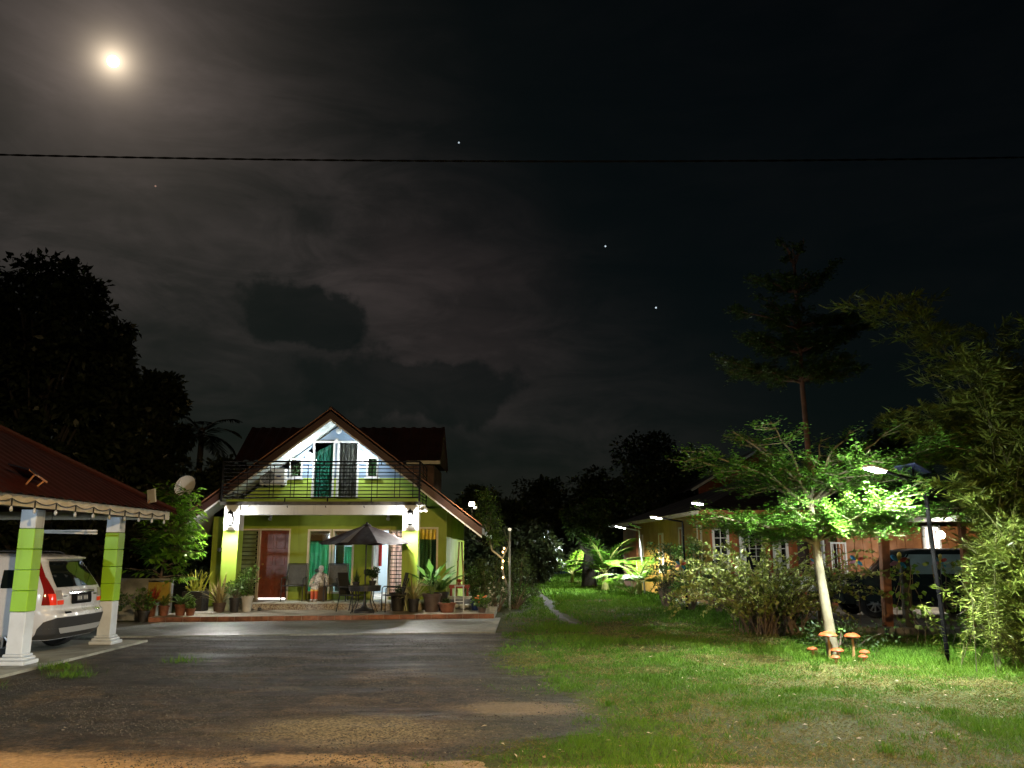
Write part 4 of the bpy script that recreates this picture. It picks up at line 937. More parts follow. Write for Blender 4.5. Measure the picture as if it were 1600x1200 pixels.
for k in range(7):
    if k == 3: continue
    a = -.15 + .05 * k; s.panel([(.855, a - .015, a + .015), (.91, a - .015, a + .015)], .023, mirror=True, na=2, nz=2).build('plate_character', pm('plate_white', (.42, .40, .34), .5), pl)
s.panel([(.965, -.42, .42), (.985, -.42, .42), (1.005, -.42, .42)], .026, mirror=True, na=16, nz=4).build('chrome_trim', pm('chrome', (.7, .7, .7), .12, 1), suv, True)
s.panel([(.92, .42, .56), (.945, .42, .56)], .006, -1 if True else 1, nz=3).build('badge', MC['chrome'], suv); s.panel([(.92, .42, .56), (.945, .42, .56)], .006, 1, nz=3).build('badge', MC['chrome'], suv)
s.panel([(.43, -1.02, 1.02), (.54, -.96, .96), (.60, -.78, .78)], .010, mirror=True, na=40).build('bumper_cladding', clad, suv, True)
s.panel([(.25, -.97, .97), (.30, -1.02, 1.02), (.43, -1.02, 1.02)], .012, mirror=True, na=40).build('lower_cladding', clad, suv, True)
s.panel([(.335, -.60, .60), (.37, -.66, .66), (.43, -.70, .70)], .026, mirror=True, na=30).build('skid_plate', pm('silver_skid', (.55, .56, .56), .3, .5), suv, True)
for sg in (-1, 1): s.panel([(.655, .40, .58), (.685, .40, .58)], .012, sg, 4, 8).build('bumper_reflector', MC['chrome'], suv, True)
s.panel([(1.53, -.62, .62), (1.565, -.60, .60)], .05, mirror=True, na=24, nz=4).build('spoiler', white_car, suv, True)
for sg in (-1, 1): MB().tube([(.75, sg * .56, 1.615), (.85, sg * .57, 1.655), (1.9, sg * .57, 1.67), (2.1, sg * .56, 1.635)], .016, 6).build('roof_rail', blk, suv, True)
MB().tube([(.42, .15, 1.40), (.36, .35, 1.22), (.27, .50, 1.10)], .008, 5).build('rear_wiper', blk, suv)

dark_car = pm('black_green_car_paint', (.014, .022, .022), .22, coat=.5)
prof2 = [(.36, .12, 4.55, .78, .12), (.45, .03, 4.66, .84, .15), (.62, .0, 4.70, .86, .16), (.78, .03, 4.70, .865, .15), (.98, .05, 4.66, .86, .14), (1.06, .06, 4.52, .845, .14), (1.10, .07, 3.42, .83, .14), (1.30, .10, 3.24, .80, .14), (1.58, .16, 2.98, .745, .14), (1.70, .24, 2.85, .70, .14), (1.75, .36, 2.7, .64, .14), (1.775, .55, 2.5, .52, .12)]
dsuv, s2 = car('dark boxy four wheel drive parked under the neighbouring carport', (13.15, 23.1, .01), math.pi, prof2, dark_car, dict(wheels=(.92, 3.72), wr=.385, side_windows=[[(1.12, .28, 1.0), (1.4, .30, 1.0), (1.62, .36, 1.0)], [(1.12, 1.08, 1.95), (1.4, 1.08, 1.95), (1.62, 1.1, 1.95)], [(1.12, 2.03, 3.08), (1.4, 2.03, 2.95), (1.62, 2.04, 2.76)]], door_gaps=(1.04, 1.99, 3.1), handles=(1.25, 2.2), mirror=3.05, glass=pm('painted_reflection_glass', (.24, .32, .31), .2, spec=.8)))  # side glass has a bright reflection put into its pale base colour
s2.panel([(.70, -.5, .5), (.92, -.5, .5)], .004, mirror=True, na=10).build('rear_panel', dark_car, dsuv)
for sg in (-1, 1): s2.panel([(.75, .60, .78), (1.05, .60, .78)], .008, sg, 5, 5).build('tail_light', red, dsuv)
h = s2.half(.8); tot_ = float(np.cumsum(np.linalg.norm(np.diff(h, axis=0), axis=1))[-1])
for sg in (-1, 1): s2.panel([(.72, tot_ - .82, tot_ - .52), (.92, tot_ - .82, tot_ - .52)], .008, sg, 5, 5).build('headlight', clear, dsuv)
s2.panel([(.72, tot_ - .48, tot_), (.92, tot_ - .48, tot_)], .006, 1, 5, 6).build('radiator_grille', blk, dsuv)
h = s.half(.8); tot_ = float(np.cumsum(np.linalg.norm(np.diff(h, axis=0), axis=1))[-1])
for sg in (-1, 1): s.panel([(.72, tot_ - .88, tot_ - .55), (.92, tot_ - .95, tot_ - .6)], .008, sg, 5, 5).build('headlight', clear, suv)
gcar, s3 = car('pale grey car half hidden behind the bamboo on the right', (17.2, 20.2, .01), math.pi + R(8), prof, pm('silver_grey_paint', (.34, .36, .37), .3, .3, coat=.5), dict(wheels=(.86, 3.5), wr=.33, side_windows=[[(1.07, .62, .98), (1.2, .66, 1.0), (1.36, .86, 1.02)], [(1.07, 1.06, 1.88), (1.25, 1.08, 1.90), (1.46, 1.16, 1.92)], [(1.07, 1.97, 3.05), (1.25, 1.97, 2.85), (1.46, 1.98, 2.45)]], door_gaps=(1.02, 1.93, 2.95), handles=(1.18, 2.1), mirror=2.95))
for sg in (-1, 1): s3.panel([(.80, .62, 1.00), (1.05, .66, .96)], .008, sg, 5, 6).build('tail_light', red, gcar)

# ============================================================ PORCH FURNITURE
def garden_chair(label, x, y, z, rz, cloth, w_=.56, group='porch chairs', h=1.02):
    t = thing('patio_chair', label, 'chair', (x, y, z), rz, group=group, local=True); hw = w_ / 2
    # sits facing -y
    MB().bbox((0, 0, .42), (w_ - .06, .48, .025), .01).build('seat', cloth, t)
    MB().bbox((0, .29, .72), (w_ - .08, .022, .58), .01, Matrix.Rotation(R(-12), 3, 'X')).build('backrest', cloth, t)
    for sg in (-1, 1):
        MB().tube([(sg * hw, -.26, 0), (sg * hw, -.25, .60), (sg * hw, -.20, .64), (sg * hw, .20, .63), (sg * hw, .26, .60)], .016, 6).build('armrest', blk, t, True)
        MB().tube([(sg * hw, .30, 0), (sg * hw, .20, .42), (sg * (hw - .02), .36, h)], .016, 6).build('leg', blk, t, True)
    MB().tube([(-hw, -.25, .42), (hw, -.25, .42)], .014, 6).build('seat_rail', blk, t); MB().tube([(-hw + .02, .36, h), (hw - .02, .36, h)], .014, 6).build('top_rail', blk, t)
sling = pm('grey_sling_fabric', (.065, .066, .055), .8, ns=20, amt=.15)
garden_chair('grey sling patio chair right beside the brown front door', -6.17, 24.25, .337, 0, sling, .60)
garden_chair('grey sling patio chair in front of the second porch window', -4.98, 24.25, .337, R(4), sling, .60)
dmesh = pm('dark_mesh_fabric', (.018, .018, .016), .7)
garden_chair('low dark chair tucked at the left of the umbrella table', -4.25, 22.75, .150, R(60), dmesh, .5, 'table chairs', .85)
garden_chair('low dark chair tucked at the right of the umbrella table', -3.15, 22.75, .150, R(-70), dmesh, .5, 'table chairs', .85)
# umbrella with its table
t = thing('garden_umbrella', 'open dark brown garden umbrella with one grey stripe over the table', 'umbrella', (-3.78, 22.35, .149))
ux, uy = -3.84, 22.35
MB().lathe([(.27, 0), (.27, .05), (.22, .09), (.10, .12), (.045, .20), (.03, .34)], 20, (ux, uy, .149)).build('base', blk, t, True)
MB().tube([(ux, uy, .2), (ux, uy, 2.40)], .021, 8).build('pole', blk, t, True); MB().bbox((ux, uy - .01, 1.18), (.075, .10, .14), .025).build('crank', blk, t)
Rm, zt, ze = 1.24, 2.38, 1.92; brown = pm('dark_brown_canopy', (.022, .011, .010), .8, ns=6, amt=.15); greyc = pm('pale_grey_canopy_strip', (.17, .16, .15), .8)
for k in range(8):
    a0 = R(22.5 + 45 * k - 45); a1 = a0 + R(45); rows = []
    for j in range(7):
        f_ = j / 6; row = []
        for i in range(7):
            u = i / 6; a = a0 + (a1 - a0) * u; c0 = Vector((math.cos(a0), math.sin(a0))); c1 = Vector((math.cos(a1), math.sin(a1))); d_ = c0.lerp(c1, u)
            rr = .06 + (Rm - .06) * f_; sag = .05 * math.sin(math.pi * u) * f_; row.append((ux + d_.x * rr, uy + d_.y * rr, zt - (zt - ze) * (f_ ** 1.12) - sag + .0))
        rows.append(row)
    mb = MB().grid(rows); po = mb.build('canopy_panel', brown, t, True)
    MB().tube([(ux + .03 * math.cos(a0), uy + .03 * math.sin(a0), zt - .05), (ux + (Rm - .02) * math.cos(a0), uy + (Rm - .02) * math.sin(a0), ze - .012)], .008, 5).build('rib', blk, t)
    if k == 6:
        st = []
        for j in range(7): st.append([tuple(Vector(rows[j][0]) + (Vector(rows[j][3]) - Vector(rows[j][0])) * .02 + Vector((0, -.004, .006))), tuple(Vector(rows[j][0]).lerp(Vector(rows[j][6]), .22) + Vector((0, -.004, .006)))])
        MB().grid(st).build('grey_stripe', greyc, po)
MB().lathe([(.13, -.03), (.10, .02), (.03, .05), (.02, .09)], 10, (ux, uy, zt)).build('finial', blk, t, True)
t = thing('patio_table', 'round dark metal table under the umbrella crowded with plants', 'table', (ux, uy, .149))
MB().lathe([(.40, .66), (.43, .67), (.43, .685), (.40, .69)], 26, (ux, uy, .149)).build('table_top', blk, t)
MB().lathe([(.41, .55), (.42, .66)], 26, (ux, uy, .149), None, False).build('apron', blk, t)
for k in range(4):
    a = R(45 + 90 * k); MB().tube([(ux + .30 * math.cos(a), uy + .30 * math.sin(a), .80), (ux + .26 * math.cos(a), uy + .26 * math.sin(a), .45), (ux + .42 * math.cos(a), uy + .42 * math.sin(a), .15)], .014, 6).build('leg', blk, t, True)
# seated figure with patterned clothes between the chairs
t = thing('seated_figure', 'white faced seated garden figure in grey speckled clothes with red socks', 'figure', (-5.52, 24.35, .337))
spk = pm('speckled_cloth', (.52, .49, .42), .9, ns=26, amt=.62, dark=(.09, .075, .06)); fwh = pm('figure_white', (.50, .49, .46), .6, ns=8, amt=.1)
x, y, z = -5.52, 24.35, .337
MB().bbox((x + .04, y + .12, z + .20), (.34, .3, .40), .02).build('stool', pm('brown_stool', (.10, .06, .03), .7), t)
mb = MB(); mb.lathe([(.05, .40), (.18, .42), (.19, .52), (.16, .66), (.13, .74), (.06, .80)], 14, (x + .04, y + .1, z))
for sg in (-1, 1): mb.tube([(x + .04 + sg * .13, y + .08, z + .71), (x + .04 + sg * .22, y - .0, z + .56), (x + .04 + sg * .24, y - .12, z + .40)], [.055, .05, .04], 8)
mb.tube([(x - .03, y + .02, z + .44), (x - .08, y - .18, z + .44), (x - .10, y - .22, z + .30)], [.08, .07, .06], 8); mb.tube([(x + .08, y + .02, z + .44), (x + .03, y - .20, z + .43), (x + .01, y - .24, z + .30)], [.08, .07, .06], 8); mb.build('clothed_body', spk, t, True)
MB().lathe([(.02, -.10), (.055, -.08), (.078, -.02), (.078, .04), (.055, .085), (.01, .10)], 14, (x + .07, y + .0, z + .88)).build('head', fwh, t, True)
for dx in (-.035, .035): MB().lathe([(.014, 0), (.010, .012)], 8, (x + .07 + dx, y - .068, z + .90), Matrix.Rotation(R(90), 3, 'X')).build('eye', blk, t)
MB().bbox((x + .07, y - .07, z + .845), (.05, .015, .012), .004).build('mouth', pm('figure_pink', (.5, .25, .22), .6), t)
MB().bbox((x - .06, y + .05, z + .84), (.16, .1, .10), .04).build('dark_scarf', blk, t)
for dx in (-.10, .01):
    mb = MB().tube([(x + dx, y - .23, z + .32), (x + dx, y - .24, z + .06)], [.052, .042], 8).build('red_sock', pm('orange_red_sock', (.50, .09, .03), .8), t, True)
    MB().tube([(x + dx, y - .232, z + .32), (x + dx, y - .232, z + .275)], .055, 8).build('yellow_band', pm('yellow_band', (.75, .45, .08), .8), t, True)
    MB().bbox((x + dx, y - .27, z + .03), (.085, .16, .06), .02).build('white_shoe', fwh, t)
# slippers on the terrace
for lb, dx in (('black slipper left of the pair at the porch step', 0), ('black slipper right of the pair at the porch step', .24)):
    x, y = -7.02 + dx, 23.15; t = thing('slipper', lb, 'slipper', (x, y, .149), group='slippers at the step'); MB().bbox((x, y, .165), (.09, .25, .03), .014).build('sole', blk, t); MB().lathe([(.055, 0), (.05, .04), (.02, .06)], 10, (x, y - .05, .18)).build('strap', blk, t, True)

# ---------------------------------------------------------- pots and plants
terra = pm('terracotta_pot', (.22, .085, .045), .75, ns=7, amt=.3); blackpot = pm('black_pot', (.025, .024, .022), .6, ns=9, amt=.3); whitepot = pm('white_pot', (.62, .62, .58), .5, ns=7, amt=.15); bluepot = pm('blue_pot', (.025, .04, .12), .4); brownpot = pm('brown_pot', (.09, .06, .045), .6, ns=6, amt=.2)
gleaf = leafm('garden_leaf', (.045, .10, .018), (.12, .22, .035), .3); yleaf = leafm('yellow_green_leaf', (.22, .26, .03), (.40, .38, .06), .3); dleaf = leafm('dark_leaf', (.02, .045, .012), (.05, .09, .02), .25); sleaf = leafm('straw_leaf', (.20, .16, .06), (.34, .28, .12), .25); rleaf = leafm('red_leaf', (.22, .03, .02), (.40, .07, .04), .3); bark = pm('grey_brown_bark', (.16, .12, .085), .9, ns=9, amt=.35, bump=.4)
def potted(name, label, x, y, z, pr, ph, pot, kind, ch, mat, group='potted plants by the porch', cr=None, square=False, flower=None):
    t = thing(name, label, 'plant', (x, y, z), group=group)
    if square: MB().bbox((x, y, z + ph / 2), (pr * 2, pr * 2, ph), .015).build('pot', pot, t)
    else: MB().lathe([(pr * .72, 0), (pr * .95, ph * .85), (pr * 1.06, ph * .86), (pr * 1.06, ph), (pr * .9, ph), (pr * .85, ph * .9)], 18, (x, y, z)).build('pot', pot, t, True)
    MB().lathe([(0, 0), (pr * .84, 0), (pr * .84, .005)], 14, (x, y, z + ph * .9)).build('soil', pm('dark_soil', (.03, .022, .015), .95), t)
    b = np.array([x, y, z + ph * .9]); cr = cr or ch * .5
    if kind == 'blade':
        n = 60; a = rng.uniform(0, 6.283, n); el = rng.uniform(.55, 1.5, n); parts = []
        for k in range(n):
            L_ = ch * rng.uniform(.6, 1.05); d0 = np.array([math.cos(a[k]) * math.cos(el[k]), math.sin(a[k]) * math.cos(el[k]), math.sin(el[k])]); p0 = b + rng.normal(0, pr * .25, 3) * np.array([1, 1, 0]); pts_ = [p0]
            for j in range(4): d0 = d0 + np.array([0, 0, -.22]) * (1.2 - el[k] / 1.6); d0 /= np.linalg.norm(d0); pts_.append(pts_[-1] + d0 * L_ / 4)
            pts_ = np.array(pts_); sd = np.cross(pts_[-1] - pts_[0], [0, 0, 1.0]); sd = sd / (np.linalg.norm(sd) + 1e-6); wdt = L_ * .035 * np.array([.6, 1, .9, .6, .08])[:, None]
            V = np.concatenate([pts_ - sd * wdt, pts_ + sd * wdt]); F = np.array([[j, j + 1, j + 6, j + 5] for j in range(4)]); parts.append((V, F, np.full(10, rng.random())))
        leaf_obj('foliage', parts, mat, t)
    elif kind == 'broad':
        parts = []; mb = MB()
        for k in range(14):
            a = rng.uniform(0, 6.283); el = rng.uniform(.7, 1.45); L_ = ch * rng.uniform(.5, .95); d0 = np.array([math.cos(a) * math.cos(el), math.sin(a) * math.cos(el), math.sin(el)]); tip = b + d0 * L_ * .6; mb.tube([b, (b + tip) / 2 + np.array([0, 0, .03]), tip], [.012, .009, .006], 4)
            d1 = d0 + np.array([0, 0, -.5]); parts.append(leaves(tip[None], d1[None], L_ * .6, L_ * .22, roll=.2))
        mb.build('stem', pm('green_stem', (.10, .16, .04), .6), t); leaf_obj('foliage', parts, mat, t)
    elif kind == 'fern':
        parts = []; mb = MB()
        for k in range(13):
            a = rng.uniform(0, 6.283); pts_, fr = frond(b, a, rng.uniform(.8, 1.45), ch * rng.uniform(.75, 1.1), ch * .20, 16, 1.0, ch * .055); parts.append(fr); mb.tube(pts_, [.008] * 8 + [.003], 4)
        mb.build('stem', pm('green_stem', (.10, .16, .04), .6), t); leaf_obj('foliage', parts, mat, t)
    else:
        n = 420; cen = b + np.array([0, 0, ch * .55]) + rng.normal(0, 1, (9, 3)) * np.array([cr * .45, cr * .45, ch * .22]); P, d = clump_cloud(cen, np.full(9, cr * .45), n); mb = MB()
        for c in cen: mb.tube([b, (b + c) / 2 + rng.normal(0, .02, 3), c], [.012, .008, .004], 4)
        mb.build('stem', bark, t); leaf_obj('foliage', leaves(P, d + rng.normal(0, .4, d.shape), .085 * rng.uniform(.6, 1.3, n), .04), mat, t)
    if flower is not None:
        mb = MB()
        for k in range(12):
            c = b + np.array([rng.normal(0, cr * .5), rng.normal(0, cr * .4) - .05, ch * rng.uniform(.4, 1.0)])
            mb.lathe([(.005, -.015), (.028, 0), (.032, .015), (.012, .025)], 7, tuple(c))
        mb.build('blossom', flower, t)['kind'] = 'stuff'
    return t
Z1, Z2 = .149, .337
potted('potted_grass', 'tall straw coloured grass in a low dark planter before the left pillar', -7.68, 22.55, Z1, .17, .24, brownpot, 'blade', .80, sleaf)
potted('potted_plant', 'dark pot with leafy plant beside the left pillar', -7.30, 22.6, Z1, .14, .36, blackpot, 'bush', .55, gleaf)
potted('potted_plant', 'white tapered pot with tall green plant before the louvre window', -7.02, 22.75, Z1, .16, .40, whitepot, 'bush', .75, gleaf, cr=.28)
potted('potted_plant', 'yellow leaved plant in a big black square pot left of the porch', -8.45, 22.9, .149, .27, .52, blackpot, 'blade', .75, yleaf, square=True)
potted('potted_plant', 'small terracotta pot nearest the terrace edge on the left', -7.98, 21.35, Z1, .12, .17, terra, 'bush', .16, gleaf)
potted('potted_plant', 'terracotta pot with feathery green plant on the left terrace', -8.25, 21.40, Z1, .14, .26, terra, 'fern', .42, gleaf)
potted('potted_plant', 'terracotta pot with yellowish fern left of the feathery green one', -8.62, 21.3, Z1, .13, .24, terra, 'fern', .38, yleaf)
potted('potted_plant', 'leafy plant in a dark pot below the planter wall', -8.95, 20.9, .036, .14, .26, blackpot, 'bush', .5, gleaf, cr=.3)
potted('potted_plant', 'red leaved plant against the pale planter wall', -9.0, 21.5, .036, .10, .42, terra, 'blade', .5, rleaf)
potted('potted_shrub', 'round dim shrub behind the far carport column', -9.15, 19.6, .036, .16, .2, blackpot, 'bush', .6, dleaf, cr=.42)
potted('potted_plant', 'small orange terracotta pot in the dark beside the carport', -9.6, 18.9, .036, .10, .16, pm('orange_pot', (.40, .15, .07), .7), 'bush', .15, dleaf)
potted('potted_plant', 'big black planter with dark shrub right of the umbrella table', -3.05, 22.95, Z1, .21, .48, blackpot, 'blade', .35, dleaf)
potted('potted_grass', 'straw tipped grass in a dark pot by the foot of the right pillar', -2.58, 22.55, Z1, .15, .34, blackpot, 'blade', .75, leafm('olive_straw_leaf', (.16, .18, .05), (.36, .30, .13), .25))
potted('potted_plant', 'broad leaved bright green plant in a tall brown pot under the right window', -2.12, 22.75, Z1, .25, .46, brownpot, 'broad', 1.05, leafm('fresh_leaf', (.05, .16, .02), (.10, .26, .04), .3))
potted('potted_fern', 'green fern in a dark pot just behind the broad leaved plant', -1.92, 23.2, Z1, .2, .48, blackpot, 'fern', .85, leafm('fresh_leaf', (.05, .16, .02), (.10, .26, .04), .3))
potted('potted_plant', 'wide red terracotta bowl at the right end of the terrace', -1.70, 22.5, Z1, .23, .24, terra, 'bush', .10, dleaf)
potted('potted_flower', 'orange and white flowers in a small pot at the terrace corner', -.78, 22.35, Z1, .12, .14, brownpot, 'bush', .30, gleaf, cr=.18, flower=pm('orange_petal', (.80, .22, .06), .6))
potted('potted_plant', 'plant in a blue pot beside the stone bench', -1.0, 23.3, Z1, .13, .30, bluepot, 'bush', .25, dleaf)
potted('potted_plant', 'small spiky plant at the left on top of the umbrella table', ux - .22, uy - .1, .842, .10, .09, blackpot, 'blade', .30, dleaf, 'plants on the umbrella table')
potted('potted_plant', 'taller bushy plant at the right on top of the umbrella table', ux + .20, uy - .05, .842, .10, .12, blackpot, 'bush', .38, dleaf, 'plants on the umbrella table', cr=.16)
# white plant stand and low stone bench
t = thing('plant_stand', 'thin white metal plant stand beside the stone bench', 'plant stand', (-1.78, 22.9, Z1))
for dx in (-.12, .12):
    for dy in (-.1, .1): MB().tube([(-1.40 + dx, 22.75 + dy, Z1), (-1.40 + dx * .9, 22.75 + dy * .9, .80)], .010, 5).build('leg', white, t)
bx(-1.53, 22.64, .80, -1.27, 22.86, .815).build('shelf', white, t); bx(-1.52, 22.65, .40, -1.28, 22.85, .412).build('shelf', white, t)
t = thing('potted_plant', 'tiny red plant standing on the white plant stand', 'plant', (-1.4, 22.75, .816), group='potted plants by the porch'); MB().lathe([(.035, 0), (.05, .08)], 12, (-1.4, 22.75, .816)).build('pot', terra, t); P = np.tile([-1.4, 22.75, .89], (40, 1)); leaf_obj('foliage', leaves(P, rand_dir(40, 0) + np.array([0, 0, .6]), .12, .03), rleaf, t)
t = thing('stone_bench', 'low pale stone bench at the right end of the terrace', 'bench', (-1.5, 23.6, Z1))
st_m = pm('pale_stone_slab', (.40, .42, .36), .7, ns=5, amt=.25, bump=.2)
MB().bbox((-1.42, 23.6, .46), (1.5, .42, .07), .012).build('seat', st_m, t)
for x in (-2.0, -.85): MB().bbox((x, 23.6, .287), (.14, .36, .274), .012).build('leg', st_m, t)
t = thing('wall_block', 'low concrete edging with stacked stones under the bench', 'wall', (-1.4, 24.1, Z1)); MB().bbox((-1.4, 24.2, .28), (1.0, .18, .26), .02).build('edging', conc2, t)
for k in range(7): MB().lathe([(.02, -.06), (.08, -.04), (.09, .02), (.05, .06)], 9, (-1.85 + k * .15, 23.98 + .03 * math.sin(k * 2), .149 + .062), Matrix.Rotation(k * .8, 3, 'Z')).build('stone', st_m, t, True)
# bucket / white lid items near the louvre
t = thing('foam_tray', 'white rectangular tray lying on the terrace by the left pillar', 'tray', (-7.95, 22.1, Z1)); MB().bbox((-7.95, 22.1, .166), (.62, .28, .03), .008).build('tray_base', whitepot, t); MB().bbox((-7.95, 22.1, .186), (.56, .22, .012), .004).build('tray_insert', pm('tray_inner', (.5, .5, .47), .6), t)
# planter wall left with tree
t = thing('planter_wall', 'weathered white planter box with a yellow painted side', 'planter', (-9.6, 22.2, 0))
plw = pm('weathered_white_plaster', (.24, .25, .22), .85, ns=3, amt=.4, bump=.2)
bx(-10.35, 21.75, 0, -9.25, 21.9, .98).build('front_panel', plw, t); bx(-9.248, 21.752, .45, -8.72, 21.90, .94).build('yellow_panel', pm('yellow_panel', (.34, .25, .035), .6, ns=4), t)
bx(-10.35, 21.9, 0, -10.2, 23.0, .97).build('side_panel', plw, t); bx(-9.25, 21.905, 0, -9.1, 23.0, .965).build('side_panel', plw, t); bx(-10.36, 21.73, .982, -8.70, 21.93, 1.03).build('coping', plw, t); bx(-10.2, 21.9, .0, -9.25, 23, .85).build('soil', MC['dark_soil'], t)
bx(-8.95, 21.76, 0, -8.72, 21.9, .44).build('post', conc2, t)
t = thing('boundary_wall', 'low dark concrete wall behind the carport', 'wall', (-12, 21.2, 0)); bx(-15, 21.2, 0, -10.7, 21.35, .78).build('wall_panel', conc2, t); bx(-15, 21.17, .782, -10.66, 21.38, .82).build('coping', conc2, t)
MB().tube([(-9.97, 21.5, 0), (-9.97, 21.5, 2.0)], .025, 8).build('pipe_post', pm('galvanised_pipe', (.35, .40, .40), .5, .4, ns=5), None, True)
tag(bpy.context.scene.objects['pipe_post'], 'thin grey pipe post standing behind the carport', 'post')
ptree = thing('young_tree', 'leafy bright green young tree growing from the white planter', 'tree', (-9.25, 22.4, .85))
mb = MB(); cen = []; rad = []
trunk = [(-9.35, 22.2, .85), (-9.2, 22.1, 1.5), (-9.05, 22.0, 2.2), (-8.92, 21.95, 2.8), (-8.85, 21.9, 3.15)]
mb.tube(trunk, [.05, .042, .034, .022, .01], 7)
mb.tube([(-9.15, 22.2, .85), (-9.0, 22.0, 1.6), (-8.75, 21.9, 2.3)], [.035, .025, .012], 6)
tw = []
for k in range(150):
    f_ = random.uniform(.0, 1); b0 = Vector(trunk[1]).lerp(Vector(trunk[4]), f_) if k % 3 else Vector((-9.08, 22.1, 1.0)).lerp(Vector((-8.75, 21.9, 2.3)), f_)
    a = random.uniform(-2.6, 1.1); L_ = random.uniform(.35, .95) * (1.15 - .35 * f_); e = b0 + Vector((math.cos(a) * L_ * 1.0, math.sin(a) * L_ * .9, random.uniform(-.1, .42))); mb.tube([b0, b0.lerp(e, .5) + Vector((0, 0, .06)), e], [.012, .008, .003], 4, False); tw.append((b0, e))
mb.build('trunk', bark, ptree, True)
P = []; Dd = []
for b0, e in tw:
    for k in range(13):
        f_ = .25 + .75 * k / 12; c = b0.lerp(e, f_); d_ = (e - b0).normalized(); sd = Vector((-d_.y, d_.x, 0)) * (1 if k % 2 else -1); P.append(tuple(c)); Dd.append(tuple(d_ * .7 + sd * .9 + Vector((0, 0, random.uniform(-.9, .15)))))
P = np.array(P); Dd = np.array(Dd) + rng.normal(0, .15, (len(P), 3)); leaf_obj('crown', leaves(P, Dd, rng.uniform(.18, .33, len(P)), rng.uniform(.065, .105, len(P)), roll=.25), leafm('mango_green', (.09, .22, .018), (.20, .38, .035), .4, .35), ptree)
# ============================================================ LAMPS
pole_b = pm('black_pole', (.003, .003, .003), .8, spec=.05, ns=6, amt=.2); pole_g = pm('grey_pole', (.38, .40, .36), .5, .3, ns=6, amt=.2)
solar = pm('solar_cells', (.012, .014, .03), .2)
def solar_lamp(label, base, top, head, energy, col=(.93, 1, .97), panel=True, pole=pole_b, wdt=.42, pr=.03, aim=None, spot=165, glow=30, spill=0, group='solar lamps along the lawn'):
    t = thing('solar_street_lamp', label, 'street lamp', base, group=group)
    b = Vector(base); tp = Vector(top); h = Vector(head); d = (h - tp).normalized()
    MB().tube([b - Vector((0, 0, .03)), tp], pr, 8).build('pole', pole, t, True)
    MB().tube([tp, h - d * wdt * .5], pr * .7, 6).build('arm', pole, t)
    M = d.to_track_quat('X', 'Z').to_matrix()
    MB().bbox(h, (wdt, .17, .045), .014, M).build('lamp_housing', acw, t)
    up = M @ Vector((0, 0, 1)); MB().bbox(h - up * .030, (wdt * .86, .14, .016), .004, M).build('led_panel', emis('led_glow_%d' % glow, col, glow), t)
    if panel:
        pc = tp.lerp(h, .22) + Vector((0, 0, .16)); MB().bbox(pc, (wdt * 1.15, .34, .022), .005, M @ Matrix.Rotation(R(-8), 3, 'Y') @ Matrix.Rotation(R(6), 3, 'X')).build('panel', solar, t)
        MB().tube([tp.lerp(h, .2), pc], .014, 5).build('panel_post', pole, t)
    lp = h - up * .10
    if spill: light('POINT', h - up * .22, spill, col, t, .07, 'lamp_spill')
    if spot: light('SPOT', lp, energy, col, t, .09, 'lamp_light', aim or (lp - up + d * .15), spot, .18)
    else: light('POINT', h - up * .20, energy, col, t, .07, 'lamp_light')
    return t
solar_lamp('brightest solar street lamp on a black pole beside the bamboo', (6.65, 13.26, 0), (6.46, 13.1, 2.76), (5.34, 12.25, 2.90), 3200, pr=.034, spill=200, spot=172, aim=(5.25, 12.1, 0), glow=60)
solar_lamp('solar lamp with oval head over the flat leafy branches', (5.9, 19.9, 0), (5.1, 19.0, 2.58), (3.98, 18.0, 2.73), 420, panel=False, wdt=.26, spot=104, aim=(5.2, 18.7, .9), glow=60)
solar_lamp('long headed solar lamp on a dark post beside the yellow wall', (5.15, 25.3, 0), (5.12, 25.3, 2.58), (4.28, 25.0, 2.71), 150, panel=False, wdt=.34, spot=0, glow=60)
solar_lamp('solar lamp with raised panel above the bright palms', (5.28, 34.0, 0), (5.12, 34.0, 2.52), (4.36, 33.9, 2.68), 2800, pole=pole_g, wdt=.46, aim=(3.4, 34.2, 0), spot=168, glow=60)
solar_lamp('small solar lamp above the coconut palm further down the lane', (4.6, 46.0, 0), (4.55, 46, 2.85), (4.0, 45.8, 3.02), 2600, panel=False, wdt=.45, aim=(3.2, 46, 0), glow=60)
solar_lamp('farthest solar lamp beside the blue gate at the lane end', (3.2, 60.0, 0), (3.15, 60, 1.85), (2.66, 59.8, 1.98), 160, panel=False, wdt=.5, aim=(2.4, 59.5, 0), glow=60)
